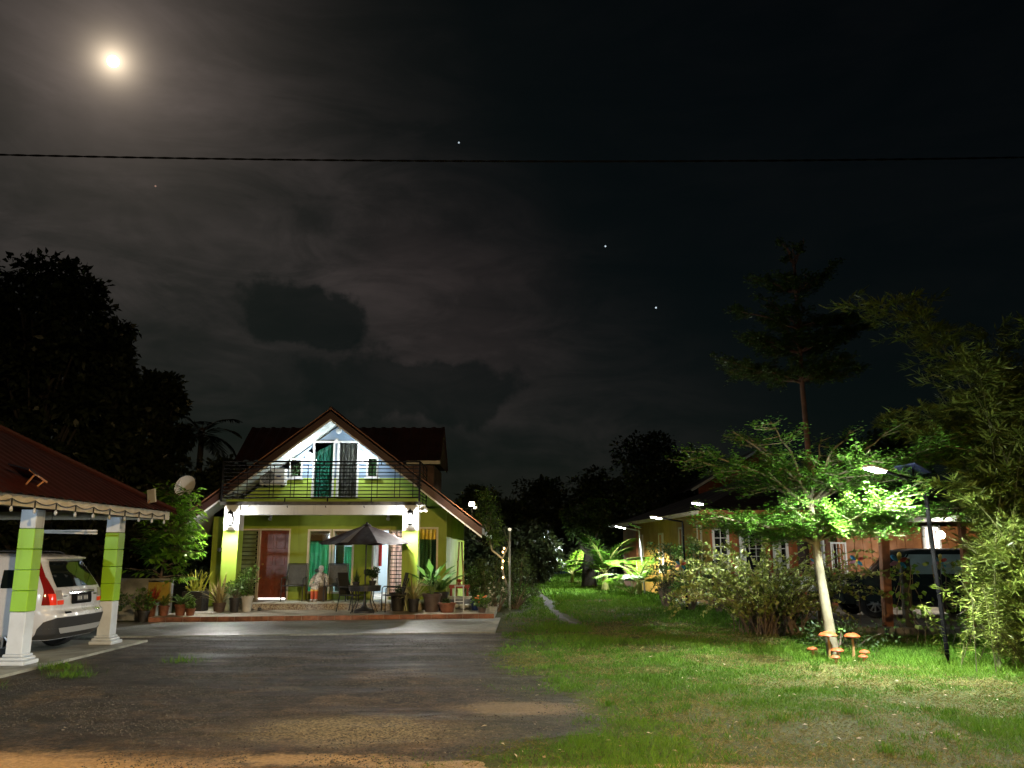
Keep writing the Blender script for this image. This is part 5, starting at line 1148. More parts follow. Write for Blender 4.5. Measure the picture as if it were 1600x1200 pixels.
# street lighting behind the viewpoint that lights the foreground
t = thing('sodium_street_lamp', 'tall sodium street lamp on the road behind the viewpoint', 'street lamp', (3.4, -3.9, 0))
MB().tube([(3.4, -3.9, 0), (3.4, -3.9, 5.6), (3.2, -3.4, 6.1), (2.8, -2.6, 6.25)], [.08, .06, .045, .04], 8).build('pole', pole_g, t, True); MB().bbox((2.7, -2.35, 6.25), (.3, .6, .14), .04).build('lamp_housing', pole_g, t); MB().bbox((2.7, -2.3, 6.17), (.22, .4, .03), .01).build('lens', emis('sodium_glow', (1, .55, .18), 20), t)
light('SPOT', (2.7, -2.25, 6.1), 14500, (1, .66, .30), t, .12, 'sodium_light', (-.2, 5.8, 0), 104, 1.0)
t = thing('yard_lamp', 'cool white yard lamp on a wall post left of the viewpoint', 'street lamp', (-10.0, 2.4, 0))
MB().tube([(-10.0, 2.4, 0), (-10.0, 2.4, 2.6), (-10.0, 2.7, 2.72)], [.05, .045, .03], 8).build('pole', pole_g, t, True); MB().bbox((-10.0, 2.86, 2.72), (.3, .3, .08), .02).build('lamp_housing', acw, t); MB().bbox((-10.0, 2.88, 2.67), (.22, .22, .02), .006).build('led_panel', emis('led_glow_20', (.85, .95, 1), 20), t)
light('SPOT', (-10.0, 2.95, 2.60), 2100, (.80, .92, 1), t, .1, 'yard_light', (-6.2, 13.0, .8), 84, .7)

# ============================================================ NEIGHBOURING ORANGE HOUSE
orange = pm('orange_wall_paint', (.32, .10, .025), .65, ns=1.8, amt=.25, bump=.06, streak=.4); yellow = pm('ochre_wall_paint', (.40, .22, .03), .65, ns=1.6, amt=.22, bump=.06, streak=.35)
oh = thing('orange_house', 'low orange and ochre house with white barred windows on the right', 'house', (9, 30, 0))
FY = 28.0; OX = 6.55
wins = [(6.68, 1.05, 7.12, 2.42), (7.62, 1.05, 8.28, 2.30), (8.66, 1.05, 9.06, 2.30)]
MB().wall(rect(OX, 0, 10.25, 3.0), [rect(*w_) for w_ in wins] + [rect(9.42, .25, 9.84, 2.30)], FY, FY + .18).build('front_wall', orange, oh)
for w_ in wins:
    x0, z0, x1, z1 = w_; fr = MB().wall(rect(x0 - .06, z0 - .05, x1 + .06, z1 + .06), [rect(x0 + .02, z0 + .02, x1 - .02, z1 - .02)], FY - .03, FY + .05).build('window', white, oh)
    bx(x0, FY + .08, z0, x1, FY + .086, z1).build('pane', dglass, fr)
    nx = 2 if x1 - x0 < .5 else 3
    for k in range(1, nx): x = x0 + (x1 - x0) * k / nx; bx(x - .012, FY + .0, z0 + .02, x + .012, FY + .03, z1 - .02).build('mullion', white, fr)
    for k in range(1, 5): z = z0 + (z1 - z0) * k / 5; bx(x0 + .02, FY + .002, z - .012, x1 - .02, FY + .028, z + .012).build('glazing_bar', white, fr)
bx(9.42, FY + .10, .25, 9.84, FY + .14, 2.3).build('door', pm('dark_house_door', (.05, .03, .025), .5, ns=5), oh)
for x in (7.37, 8.50, 9.98): MB().bbox((x, FY - .9, 1.5), (.17, .17, 3.0), .015).build('porch_post', white, oh)
# ochre side wall running down the lane
sw = MB(); A = Vector((OX, FY + .02)); B = Vector((5.62, 42)); dl = (B - A); Ls = dl.length
tr_ = Matrix.Translation((A.x, A.y, 0)) @ Matrix.Rotation(math.atan2(dl.y, dl.x), 4, 'Z')
def tx(mb): mb.v = [tuple(tr_ @ Vector(v)) for v in mb.v]; return mb
sh = [(.9, .6, 1.35, 2.55), (3.3, .6, 3.8, 2.55), (6.3, .9, 7.0, 2.4), (10.0, .4, 10.8, 2.4)]
tx(MB().wall(rect(0, 0, Ls, 3.0), [rect(*q_) for q_ in sh], -.16, 0).wall(rect(0, 0, .01, .01), [], 0, .001)).build('side_wall', yellow, oh)
for q_ in sh:
    x0, z0, x1, z1 = q_; f_ = tx(MB().wall(rect(x0 - .05, z0 - .05, x1 + .05, z1 + .05), [rect(x0 + .02, z0 + .02, x1 - .02, z1 - .02)], .0015, .03)).build('side_window', cream, oh)
    tx(bx(x0, -.10, z0, x1, -.09, z1)).build('pane', dglass, f_); tx(bx((x0 + x1) / 2 - .015, -.08, z0, (x0 + x1) / 2 + .015, -.01, z1)).build('mullion', cream, f_)
    for k in (1, 2): tx(bx(x0, -.079, z0 + (z1 - z0) * k / 3 - .012, x1, -.011, z0 + (z1 - z0) * k / 3 + .012)).build('glazing_bar', cream, f_)
tx(bx(11.0, -.2, 0, Ls, .1, 3.0)).build('side_pier', orange, oh)
# rear and right walls, roof
bx(5.7, 42, 0, 16, 42.2, 3.0).build('rear_wall', yellow, oh); bx(15.8, FY, 0, 16, 42, 3.0).build('right_wall', orange, oh)
r_ = MB(); r_.v = [(5.95, FY - 1.2, 2.98), (16.6, FY - 1.2, 2.98), (16.6, 42.8, 2.98), (4.9, 42.8, 2.98), (10.5, 33.0, 5.0), (11.5, 38.0, 5.0)]
r_.f = [(0, 1, 4), (1, 2, 5, 4), (2, 3, 5), (3, 0, 4, 5)]; ro = r_.build('roof', pm('brown_metal_roof', (.03, .015, .012), .5, ns=1.2, amt=.3), oh)
bx(5.95, FY - 1.22, 2.86, 16.6, FY - 1.18, 3.0).build('fascia', pm('orange_fascia', (.42, .15, .06), .6, ns=4), ro)
f2_ = MB(); a_ = Vector((5.95, FY - 1.2, 0)); b_ = Vector((4.9, 42.8, 0)); n_ = Vector((-(b_ - a_).y, (b_ - a_).x, 0)).normalized() * .03
f2_.v = [tuple(a_ + Vector((0, 0, 2.86))), tuple(b_ + Vector((0, 0, 2.86))), tuple(b_ + Vector((0, 0, 3.0))), tuple(a_ + Vector((0, 0, 3.0)))] + [tuple(v + n_) for v in (a_ + Vector((0, 0, 2.86)), b_ + Vector((0, 0, 2.86)), b_ + Vector((0, 0, 3.0)), a_ + Vector((0, 0, 3.0)))]
f2_.f = [(0, 1, 2, 3), (7, 6, 5, 4), (0, 4, 5, 1), (1, 5, 6, 2), (2, 6, 7, 3), (3, 7, 4, 0)]; f2_.build('fascia', cream, ro)
# porch balustrade with pierced white blocks
bx(6.6, FY - 1.0, .0, 10.25, FY - .82, .45).build('balustrade', orange, oh)
bal = bx(6.6, FY - 1.02, .93, 10.25, FY - .80, 1.05).build('balustrade_cap', orange, oh)
for k in range(10):
    x = 6.62 + k * .366; hole = [(x + .178 + .12 * math.cos(R(a)), .69 + .15 * math.sin(R(a))) for a in range(0, 360, 30)]
    MB().wall(rect(x, .452, x + .356, .928), [hole], FY - .97, FY - .86).build('pierced_block', white, bal)
# board wall behind the car, carport roof and posts
bw = thing('board_wall', 'orange vertical board wall behind the dark parked car', 'wall', (13, 28.4, 0)); bm_ = pm('orange_board', (.27, .095, .020), .65, ns=4, amt=.2)
for k in range(17):
    x = 10.9 + k * .285; MB().bbox((x + .14, 28.4 + .008 * (k % 2), 1.28), (.275, .03, 2.5), .006).build('plank', bm_, bw)
for z in (.3, 2.3): bx(10.9, 28.43, z, 15.75, 28.48, z + .08).build('batten', MC['dark_timber'], bw)
for x in (12.45, ): MB().bbox((x, 28.3, 1.3), (.13, .10, 2.6), .01).build('pale_post', bluew, bw)
nc_ = thing('neighbour_carport', 'dark flat carport roof over the boxy car on timber posts', 'carport', (12.5, 23, 0))
bx(9.6, 19.6, 2.62, 17.5, 26.7, 2.72).build('roof', pm('dark_metal_sheet', (.06, .055, .05), .6, ns=2), nc_); bx(9.55, 19.5, 2.50, 17.55, 19.6, 2.74).build('fascia', MC['dark_timber'], nc_)
for x, y in ((10.55, 19.8), (13.9, 19.8), (17.2, 19.8), (9.9, 26.6), (17.2, 26.4)): MB().bbox((x, y, 1.31), (.14, .14, 2.62), .01).build('post', pm('brown_timber', (.22, .085, .035), .7, ns=5, amt=.3), nc_)
yard = tag(MB().quad((7.3, 18.35, .008), (24, 18.35, .008), (24, 28.0, .008), (6.4, 28.0, .008)).build('neighbour_yard', pm('yard_concrete', (.13, .115, .09), .8, ns=2, amt=.4, bump=.2)), kind='structure')
gd = thing('white_gate', 'white ornamental gate leaf beside the tree trunk', 'gate', (10.5, 27.4, 0))
MB().wall(rect(10.28, .12, 10.80, 2.0), [rect(10.33, .17, 10.75, .80), rect(10.33, .86, 10.75, 1.95)], 27.38, 27.42).build('gate_frame', white, gd)
bx(10.33, 27.39, .17, 10.75, 27.41, .80).build('lower_panel', white, gd)
for k in range(4): x = 10.37 + .11 * k; MB().tube([(x, 27.4, .86), (x, 27.4, 1.95)], .012, 5).build('bar', white, gd)
for k in range(3): MB().tube([(10.54 + .12 * math.cos(R(a)), 27.385, 1.05 + .32 * k + .12 * math.sin(R(a))) for a in range(0, 361, 30)], .010, 5).build('scroll', steel, gd)
t = thing('porch_lamp', 'bright porch light on the neighbour house seen through bamboo', 'lamp', (13.15, 25.9, 2.2))
MB().tube([(13.15, 26.3, 2.5), (13.15, 25.95, 2.45), (13.15, 25.9, 2.32)], .012, 5).build('arm', steel, t); MB().lathe([(.03, .12), (.10, .05), (.11, -.03), (.06, -.1)], 14, (13.15, 25.9, 2.2)).build('globe', emis('porch_globe', (1, .96, .85), 30), t, True)
light('POINT', (13.15, 25.65, 2.12), 420, (1, .93, .78), t, .08, 'porch_light')
lw = thing('lit_window', 'small glowing barred window beyond the dark car', 'window', (14.1, 28.3, 2.1)); MB().wall(rect(13.75, 1.75, 14.35, 2.55), [rect(13.8, 1.8, 14.3, 2.5)], 28.30, 28.37).build('window_frame', white, lw); bx(13.8, 28.34, 1.8, 14.3, 28.35, 2.5).build('pane', emis('window_glow', (1, .86, .78), 1.6), lw)
for k in range(4): bx(13.82 + .12 * k, 28.31, 1.8, 13.845 + .12 * k, 28.33, 2.5).build('bar', white, lw)
tg = thing('tall_red_house', 'taller red gabled house top rising behind the orange house', 'house', (12.8, 40, 0))
MB().wall([(9.6, 0), (16.0, 0), (16.0, 4.9), (12.8, 6.75), (9.6, 4.9)], [], 43.0, 43.2).build('gable_wall', pm('red_gable', (.30, .08, .04), .7, ns=3), tg)
for sg in (-1, 1):
    b3 = MB(); b3.quad((12.8, 42.4, 6.95), (12.8, 50, 6.95), (12.8 + sg * 3.7, 50, 4.80), (12.8 + sg * 3.7, 42.4, 4.80)); rr_ = b3.build('roof', MC['brown_metal_roof'], tg)
    MB().tube([(12.8, 42.38, 6.9), (12.8 + sg * 3.7, 42.38, 4.75)], .07, 5).build('barge_board', white, rr_)
# fence posts and low kerb along the lawn
for lb, x, y, h_, m_, w_ in (('tall brown timber fence post in front of the dark car', 7.98, 18.25, 2.0, MC['brown_timber'], .19), ('dark weathered fence post just right of the brown one', 8.45, 18.35, 1.55, pm('dark_post', (.05, .05, .035), .8, ns=5), .17), ('dark stump like post behind the young tree trunk', 6.75, 18.6, 1.35, MC['dark_post'], .30)):
    t = thing('fence_post', lb, 'post', (x, y, 0), group='posts along the boundary'); MB().bbox((x, y, h_ / 2), (w_, w_ * .8, h_), .015, Matrix.Rotation(R(2), 3, 'Y')).build('shaft', m_, t); MB().bbox((x + .0, y, h_ + .012), (w_ + .03, w_ * .8 + .03, .03), .008).build('cap', pm('pale_cap', (.45, .42, .36), .7), t)
kb = thing('boundary_kerb', 'low concrete kerb between the lawn and the neighbour yard', 'kerb', (9, 18.0, 0))
for k in range(9):
    MB().bbox((7.5 + k * .86, 17.95 - .10 * k, .075), (.85, .16, .19), .015, Matrix.Rotation(R(-6), 3, 'Z')).build('kerb_stone', conc2, kb)
# pinwheels
pal = [(.38, .05, .035), (.40, .30, .06), (.04, .20, .36), (.36, .15, .19), (.36, .33, .08), (.03, .22, .34)]
for lb, x, y, z, r_ in (('large colourful petal pinwheel beside the brown fence post', 8.0, 17.6, 1.50, .185), ('blue and yellow pinwheel left of the brown fence post', 7.25, 17.9, 1.52, .15), ('half hidden pinwheel behind the black lamp pole', 8.75, 17.4, 1.50, .15), ('small pinwheel beside the young tree trunk', 6.55, 18.4, 1.48, .11), ('blue and red pinwheel among the dark shrubs', 4.95, 25.0, 1.32, .16)):
    t = thing('pinwheel', lb, 'pinwheel', (x, y, 0), group='garden pinwheels'); MB().tube([(x, y + .03, 0), (x, y + .02, z)], .007, 5).build('stick', MC['dark_timber'], t)
    MB().lathe([(.0, .0), (.022, .005), (.022, .03), (0, .035)], 8, (x, y - .01, z), Matrix.Rotation(R(90), 3, 'X')).build('hub', pm('yellow_hub', (.7, .5, .05), .5), t)
    for k in range(6):
        a = R(60 * k + 20); c = Vector((x + r_ * .58 * math.cos(a), y, z + r_ * .58 * math.sin(a))); M = Matrix.Rotation(-a, 3, 'Y')
        pr_ = [tuple(M @ Vector((r_ * .48 * math.cos(R(b_)), .012 * math.sin(R(2 * b_)), r_ * .24 * math.sin(R(b_))))) for b_ in range(0, 360, 30)]
        mb = MB(); mb.v = [tuple(c + Vector(v)) for v in pr_] + [tuple(c + Vector(v) + Vector((0, .012, 0))) for v in pr_]; mb.f = [tuple(range(12))[::-1], tuple(range(12, 24))] + [(i, (i + 1) % 12, 12 + (i + 1) % 12, 12 + i) for i in range(12)]
        mb.build('petal', pm('petal_%d' % k, pal[k], .45), t)
# mushrooms at the foot of the tree
capm = pm('orange_mushroom_cap', (.36, .075, .018), .5, ns=9, amt=.22); stm = pm('mushroom_stem', (.26, .15, .05), .7, ns=8, amt=.2)
for lb, x, y, h_, r_ in (('tallest flat orange mushroom ornament left of the tree trunk', 5.02, 13.75, .40, .145), ('tall orange mushroom ornament standing right of the tree trunk', 5.50, 14.0, .36, .125), ('medium orange mushroom ornament directly before the tree trunk', 5.14, 13.72, .17, .10), ('small orange mushroom ornament lowest at the left of the trunk', 5.0, 13.45, .10, .075), ('round orange mushroom ornament farthest right of the group', 5.62, 13.85, .13, .085), ('small orange mushroom ornament under the tall right one', 5.50, 13.62, .09, .075), ('dim red mushroom ornament behind the tall left one', 4.88, 14.1, .15, .085)):
    t = thing('mushroom_ornament', lb, 'ornament', (x, y, 0), group='mushroom ornaments'); MB().tube([(x, y, -.02), (x + .01, y, h_ * .55), (x, y, h_)], [.024, .019, .02], 8).build('stem', stm, t, True)
    MB().lathe([(.02, -.005), (r_ * .95, -.012), (r_, .0), (r_ * .8, r_ * .22), (r_ * .45, r_ * .38), (.005, r_ * .44)], 18, (x, y, h_)).build('cap', capm, t, True)

# ============================================================ TREES AND PLANTS, RIGHT
pbark = pm('pale_smooth_bark', (.17, .15, .085), .8, ns=5, amt=.25, bump=.3, dark=(.085, .075, .045))
tleaf = leafm('layered_tree_leaf', (.055, .16, .018), (.13, .27, .035), .3, .4)
def layered(name, label, base, trunk, layers, lsz, bk, mat, tr=.09, seed=1):
    rn = random.Random(seed); t = thing(name, label, 'tree', base); mb = MB(); T = [Vector(p_) for p_ in trunk]
    mb.tube([T[0] - Vector((0, 0, .05))] + T, [tr * 1.25] + [tr * (1.1 - .65 * i / (len(T) - 1)) for i in range(len(T))], 10)
    P = []; Dd = []
    for (org, rad, nb, rise, steep, dens, az0) in layers:
        O = Vector(org)
        for k in range(nb):
            az = az0 + 6.283 * k / nb + rn.uniform(-.25, .25); L_ = rad * rn.uniform(.55, 1.1); rise_k = rise + rn.uniform(-.16, .22); pts_ = []
            for j in range(7):
                f_ = j / 6; pts_.append(O + Vector((math.cos(az) * L_ * f_ + .05 * math.sin(j * 2 + k), math.sin(az) * (.42 if math.sin(az) < 0 else 1) * L_ * f_ + .05 * math.cos(j * 1.7 + k), rise_k * (f_ ** steep) + .03 * math.sin(j * 1.3 + k))))
            mb.tube(pts_, [tr * .30 * (1 - .85 * j / 6) + .004 for j in range(7)], 6, False)
            for j in range(int(9 * L_)):
                f_ = .16 + .84 * rn.random(); i0 = min(5, int(f_ * 6)); c = pts_[i0].lerp(pts_[i0 + 1], f_ * 6 - i0)
                a2 = az + rn.choice((-1, 1)) * rn.uniform(.4, 1.15); l2 = L_ * rn.uniform(.18, .42) * (1.15 - .5 * f_); e = c + Vector((math.cos(a2) * l2, math.sin(a2) * l2, rn.uniform(-.16, .30) * l2 * 1.6)); mb.tube([c, e], [.010, .003], 4, False)
                for q_ in range(int(dens * l2)):
                    g_ = rn.random(); P.append(tuple(c.lerp(e, g_) + Vector((rn.gauss(0, .05), rn.gauss(0, .05), rn.gauss(.02, .055))))); aa = a2 + rn.uniform(-1.3, 1.3); Dd.append((math.cos(aa), math.sin(aa), rn.uniform(-.15, .5)))
    mb.build('trunk', bk, t, True); P = np.array(P); Dd = np.array(Dd); n = len(P)
    leaf_obj('crown', leaves(P, Dd, lsz * rng.uniform(.6, 1.3, n), lsz * .52 * rng.uniform(.7, 1.2, n), roll=.35), mat, t); return t
layered('layered_tree', 'young tree with flat tiers of bright leaves lit by the solar lamp', (5.18, 14.0, 0), [(5.18, 14, 0), (5.13, 14, .6), (5.06, 14, 1.3), (5.02, 14, 1.85), (4.99, 14, 2.35), (4.97, 14, 2.5)],
        [((5.02, 14, 1.86), 2.5, 9, .40, .8, 220, .3), ((5.0, 14, 2.08), 1.4, 6, .32, 1.1, 260, .9), ((4.98, 14, 2.45), 2.4, 8, .92, .72, 170, .15), ((4.97, 14, 2.5), 1.8, 6, 1.12, .7, 140, .9)], .07, pbark, tleaf, .088, 4)
layered('layered_tree', 'tall slim tree with tiered dark crown behind the young tree', (7.95, 22.0, 0), [(7.95, 22, 0), (7.92, 22, 2), (7.86, 22, 4.4), (7.82, 22, 6.3), (7.84, 22, 8), (7.84, 22, 9.6)],
        [((7.82, 22, 6.2), 2.2, 9, .45, 1, 150, .2), ((7.83, 22, 7.0), 2.0, 9, .5, 1, 150, .7), ((7.84, 22, 7.7), 1.95, 8, .45, 1, 140, .1), ((7.84, 22, 8.7), 1.15, 7, .5, 1, 150, .5), ((7.84, 22, 9.5), .5, 6, .6, .9, 350, .3)], .105, pm('reddish_bark', (.18, .085, .05), .85, ns=6, amt=.2), leafm('dim_tree_leaf', (.04, .08, .012), (.09, .14, .02), .25), .085, 9)
# weeping shrub with rounded pale leaves
t = thing('arching_shrub', 'wide shrub with arching stems of small round yellow green leaves', 'shrub', (5.45, 18.3, 0)); mb = MB(); P = []; Dd = []
for k in range(150):
    a = random.uniform(0, 6.283); L_ = random.uniform(1.6, 2.9); el = random.uniform(.8, 1.52); dr_ = Vector((math.cos(a) * math.cos(el), math.sin(a) * math.cos(el) * .7, math.sin(el))); p_ = Vector((5.45 + random.gauss(0, .28), 18.3 + random.gauss(0, .2), 0)); pts_ = [p_.copy()]; droop = random.uniform(.02, .24)
    for j in range(10): dr_ = (dr_ + Vector((math.cos(a) * .10, math.sin(a) * .06, -droop * (j / 6)))).normalized(); p_ = p_ + dr_ * L_ / 10; p_.z = max(p_.z, .06); pts_.append(p_.copy())
    mb.tube(pts_, [.012 * (1 - .8 * j / 10) for j in range(11)], 4, False)
    for j in range(int(60 * L_ / 1.8)):
        f_ = .18 + .82 * random.random(); i0 = min(9, int(f_ * 10)); c = pts_[i0].lerp(pts_[i0 + 1], f_ * 10 - i0); P.append(tuple(c)); Dd.append((random.gauss(0, 1), random.gauss(0, 1), random.gauss(.35, .6)))
mb.build('stem', bark, t, True); P = np.array(P); n = len(P); leaf_obj('foliage', leaves(P, np.array(Dd), .085 * rng.uniform(.6, 1.3, n), .055 * rng.uniform(.7, 1.2, n), roll=.8), leafm('pale_round_leaf', (.15, .21, .035), (.36, .38, .10), .3), t)
# bamboo clump on the right
t = thing('bamboo_clump', 'big arching bamboo clump filling the right edge', 'bamboo', (8.2, 13.7, 0)); P = []; Dd = []; culm = pm('bamboo_culm', (.07, .075, .022), .5, ns=4, amt=.3)
cul = []
for k in range(54):
    bx_, by_ = 8.2 + random.gauss(0, .35), 13.7 + random.gauss(0, .45); tx_ = random.uniform(5.5, 10.4); tz = 6.3 - abs(tx_ - 6.6) * .50 + random.uniform(-1.5, .25)
    if k % 2 == 0: tz *= random.uniform(.35, .8); tx_ = max(tx_, 6.6)
    if tx_ < 6.0: tz = min(tz, 5.6)
    ty = 13.7 + random.uniform(-1.2, 1.6); pts_ = []
    for j in range(13):
        f_ = j / 12; pts_.append(Vector((bx_ + (tx_ - bx_) * f_ ** 1.9, by_ + (ty - by_) * f_ ** 1.7, tz * (1 - (1 - f_) ** 1.55))))
    mb = MB().tube(pts_, [.015 * (1 - .8 * j / 12) for j in range(13)], 6, False); mb.build('culm', culm, t, True)
    for j in range(70):
        f_ = .10 + .90 * (j + random.random()) / 70; i0 = min(11, int(f_ * 12)); c = pts_[i0].lerp(pts_[i0 + 1], f_ * 12 - i0); a = random.uniform(0, 6.283); l2 = random.uniform(.25, .75) * (1.1 - .4 * f_); dv_ = Vector((math.cos(a), math.sin(a), random.uniform(.0, .8))).normalized()
        for q_ in range(17):
            g_ = .2 + .8 * (q_ + random.random()) / 17; P.append(tuple(c + dv_ * l2 * g_ + Vector((0, 0, -.10 * g_ * g_)))); a3 = a + random.uniform(-1.0, 1.0); Dd.append((math.cos(a3) * .8, math.sin(a3) * .8, random.uniform(-.35, .85)))
P = np.array(P); Dd = np.array(Dd); kp = (P[:, 2] > 2.35) | (P[:, 0] > 7.35 + .25 * vnoise(P[:, 2], P[:, 1], .3, 2)); P = P[kp]; Dd = Dd[kp]; n = len(P); leaf_obj('foliage', leaves(P, Dd, rng.uniform(.13, .26, n), rng.uniform(.018, .032, n), roll=.5), leafm('bamboo_leaf', (.075, .12, .015), (.19, .225, .045), .35), t)
# low bamboo sprays near the ground at the right edge
t = thing('low_bamboo', 'low leafy bamboo shoots spilling onto the lawn at right', 'bamboo', (7.35, 12.6, 0)); P = []; Dd = []; mb = MB()
for k in range(46):
    b0 = Vector((7.6 + random.gauss(0, .45), 12.7 + random.gauss(0, .4), 0)); a = random.uniform(0, 6.283); L_ = random.uniform(.6, 1.7); e = b0 + Vector((math.cos(a) * L_ * .55, math.sin(a) * L_ * .45, L_ * random.uniform(.5, 1))); m_ = b0.lerp(e, .5) + Vector((0, 0, .12 * L_)); mb.tube([b0, m_, e], [.008, .006, .003], 4, False)
    for q_ in range(80): f_ = .15 + .85 * random.random(); c = b0.lerp(m_, f_ * 2) if f_ < .5 else m_.lerp(e, f_ * 2 - 1); P.append(tuple(c)); a3 = random.uniform(0, 6.283); Dd.append((math.cos(a3), math.sin(a3), random.uniform(-.5, .5)))
mb.build('stem', culm, t, True); P = np.array(P); n = len(P); leaf_obj('foliage', leaves(P, np.array(Dd), rng.uniform(.08, .17, n), rng.uniform(.014, .024, n), roll=.4), MC['bamboo_leaf'], t)
# creeper on the lamp pole
P = []; Dd = []; t = thing('creeper', 'creeper with lobed leaves climbing the fence by the lamp pole', 'plant', (7.4, 15.5, 0)); mb = MB()
for k in range(9):
    pts_ = [Vector((7.1 + .16 * k, 15.6, 0))]; 
    for j in range(6): pts_.append(pts_[-1] + Vector((random.gauss(0, .08), random.gauss(0, .04), random.uniform(.18, .3))))
    mb.tube(pts_, .006, 4, False)
    for q_ in pts_[2:]:
        for z_ in range(3): P.append(tuple(q_ + Vector((random.gauss(0, .1), -.04, random.gauss(0, .06))))); Dd.append((random.gauss(0, .6), -.5, random.gauss(-.3, .4)))
mb.build('stem', bark, t); P = np.array(P); n = len(P); leaf_obj('foliage', leaves(P, np.array(Dd), rng.uniform(.08, .13, n), rng.uniform(.07, .11, n), up=(0, -1, .3), roll=.3), gleaf, t)
# small shrubs against the side wall
def shrub(name, label, x, y, h_, r_, mat, n=1500, lf=(.09, .05), z=0, group=None, k=16, cat='shrub', flower=None):
    t = thing(name, label, cat, (x, y, z), group=group); mb = MB(); cen = []
    for i in range(k):
        a = random.random() * 6.283; q_ = math.sqrt(random.random()); zz = z + h_ * random.uniform(.22, .92); c = Vector((x + r_ * q_ * math.cos(a), y + r_ * q_ * math.sin(a), zz)); cen.append(c); b0 = Vector((x + .12 * r_ * math.cos(a), y + .12 * r_ * math.sin(a), z)); mb.tube([b0, b0.lerp(c, .5) + Vector((0, 0, .05)), c], [.018, .012, .005], 5, False)
    mb.build('stem', bark, t, True); P, d = clump_cloud(np.array([tuple(c) for c in cen]), np.full(k, r_ * .38), n, .85, .25); P[:, 2] = np.maximum(P[:, 2], z + .03)
    leaf_obj('foliage', leaves(P, d + rng.normal(0, .5, d.shape), lf[0] * rng.uniform(.6, 1.3, n), lf[1] * rng.uniform(.7, 1.2, n)), mat, t)
    if flower is not None:
        i = rng.integers(0, n, 26); mb = MB()
        for p_ in P[i]: mb.lathe([(.005, -.02), (.03, 0), (.035, .015), (.01, .03)], 7, tuple(p_))
        mb.build('blossom', flower, t)['kind'] = 'stuff'
    return t
shrub('leafy_shrub', 'upright dark shrub against the ochre wall left of the lamp post', 4.75, 26.6, 2.0, .55, dleaf, 1500, group='shrubs by the ochre wall')
shrub('leafy_shrub', 'taller green shrub climbing the dark lamp post', 5.35, 25.6, 2.5, .55, gleaf, 1900, group='shrubs by the ochre wall')
shrub('leafy_shrub', 'dim shrub between the lamp post and the arching shrub', 5.9, 24.5, 1.9, .5, dleaf, 1300, group='shrubs by the ochre wall')
shrub('leafy_shrub', 'low dark shrub tangled under the small pinwheel', 6.5, 20.2, 1.2, .6, dleaf, 1300)
shrub('ground_shrub', 'low trailing shrub at the foot of the kerb behind the mushrooms', 6.1, 15.6, .35, .8, dleaf, 900, (.07, .04))
shrub('seedling', 'single leafy seedling standing right of the young tree trunk', 5.38, 14.3, .5, .10, gleaf, 60, (.06, .035), k=4)
# palms by the lane
pgreen = leafm('palm_leaflet', (.05, .14, .015), (.12, .25, .03), .3, .45); pyel = leafm('palm_leaflet_bright', (.085, .20, .015), (.17, .30, .03), .3, .45)
def palm(label, base, trunk_h, tr, nf, fl, leaflet, mat, el=(.5, 1.4), az=None, droop=.9, name='palm', seed=0, stalk=None):
    t = thing(name, label, 'palm', base); x, y, z = base; tb = stalk or pm('palm_stalk', (.30, .30, .08), .6, ns=5, amt=.3); MB().tube([(x, y, z - .03), (x, y, z + trunk_h * .4), (x + .03, y, z + trunk_h)], [tr * 1.3, tr, tr * .75], 9).build('trunk', tb, t, True)
    for k in range(nf):
        a = (az[k % len(az)] if az else 6.283 * k / nf) + random.uniform(-.25, .25); pts_, fr = frond((x, y, z + trunk_h * .95), a, random.uniform(*el), fl * random.uniform(.8, 1.1), leaflet, 30, droop, leaflet * .09)
        o = MB().tube(pts_, [.022 - .0022 * j for j in range(9)], 5, False).build('frond', tb, t); leaf_obj('leaflet', fr, mat, o)['kind'] = 'stuff'
palm('young coconut palm with upright fronds beside the lane', (3.98, 36.6, 0), .85, .14, 11, 2.15, .75, pgreen, (.55, 1.45), droop=1.0)
palm('bright yellow green palm right under the solar lamp', (4.95, 33.4, 0), .5, .12, 11, 1.75, .62, pyel, (.35, 1.3), droop=1.0)
palm('small bright palm at the left side of the dark tree', (3.25, 46.0, 0), .5, .10, 9, 1.75, .6, pyel, (.45, 1.3), droop=.9)
palm('low spiky rosette plant in front of the bright palm', (4.62, 33.0, 0), .1, .06, 13, .75, .10, pgreen, (.3, 1.3), droop=.4, name='rosette_plant')
broad_tree('dark_tree', 'dark thick trunked tree between the two lit palms', (3.75, 41.0, 0), 4.2, 1.5, dleaf, pm('dark_bark', (.045, .04, .03), .9, ns=5), 3000, (.22, .11), .45, 18, trunk_r=.32)
# dark blue slatted gate at the end of the lane
t = thing('slatted_gate', 'dark blue upright slatted gate at the end of the lane', 'gate', (2.7, 62, 0)); bg_ = pm('dark_blue_slat', (.025, .045, .085), .5, ns=4)
for k in range(16): MB().bbox((1.75 + k * .16, 62, .85), (.10, .03, 1.6), .008).build('slat', bg_, t)
for z in (.3, 1.4): bx(1.65, 62.02, z, 4.2, 62.06, z + .08).build('rail', bg_, t)

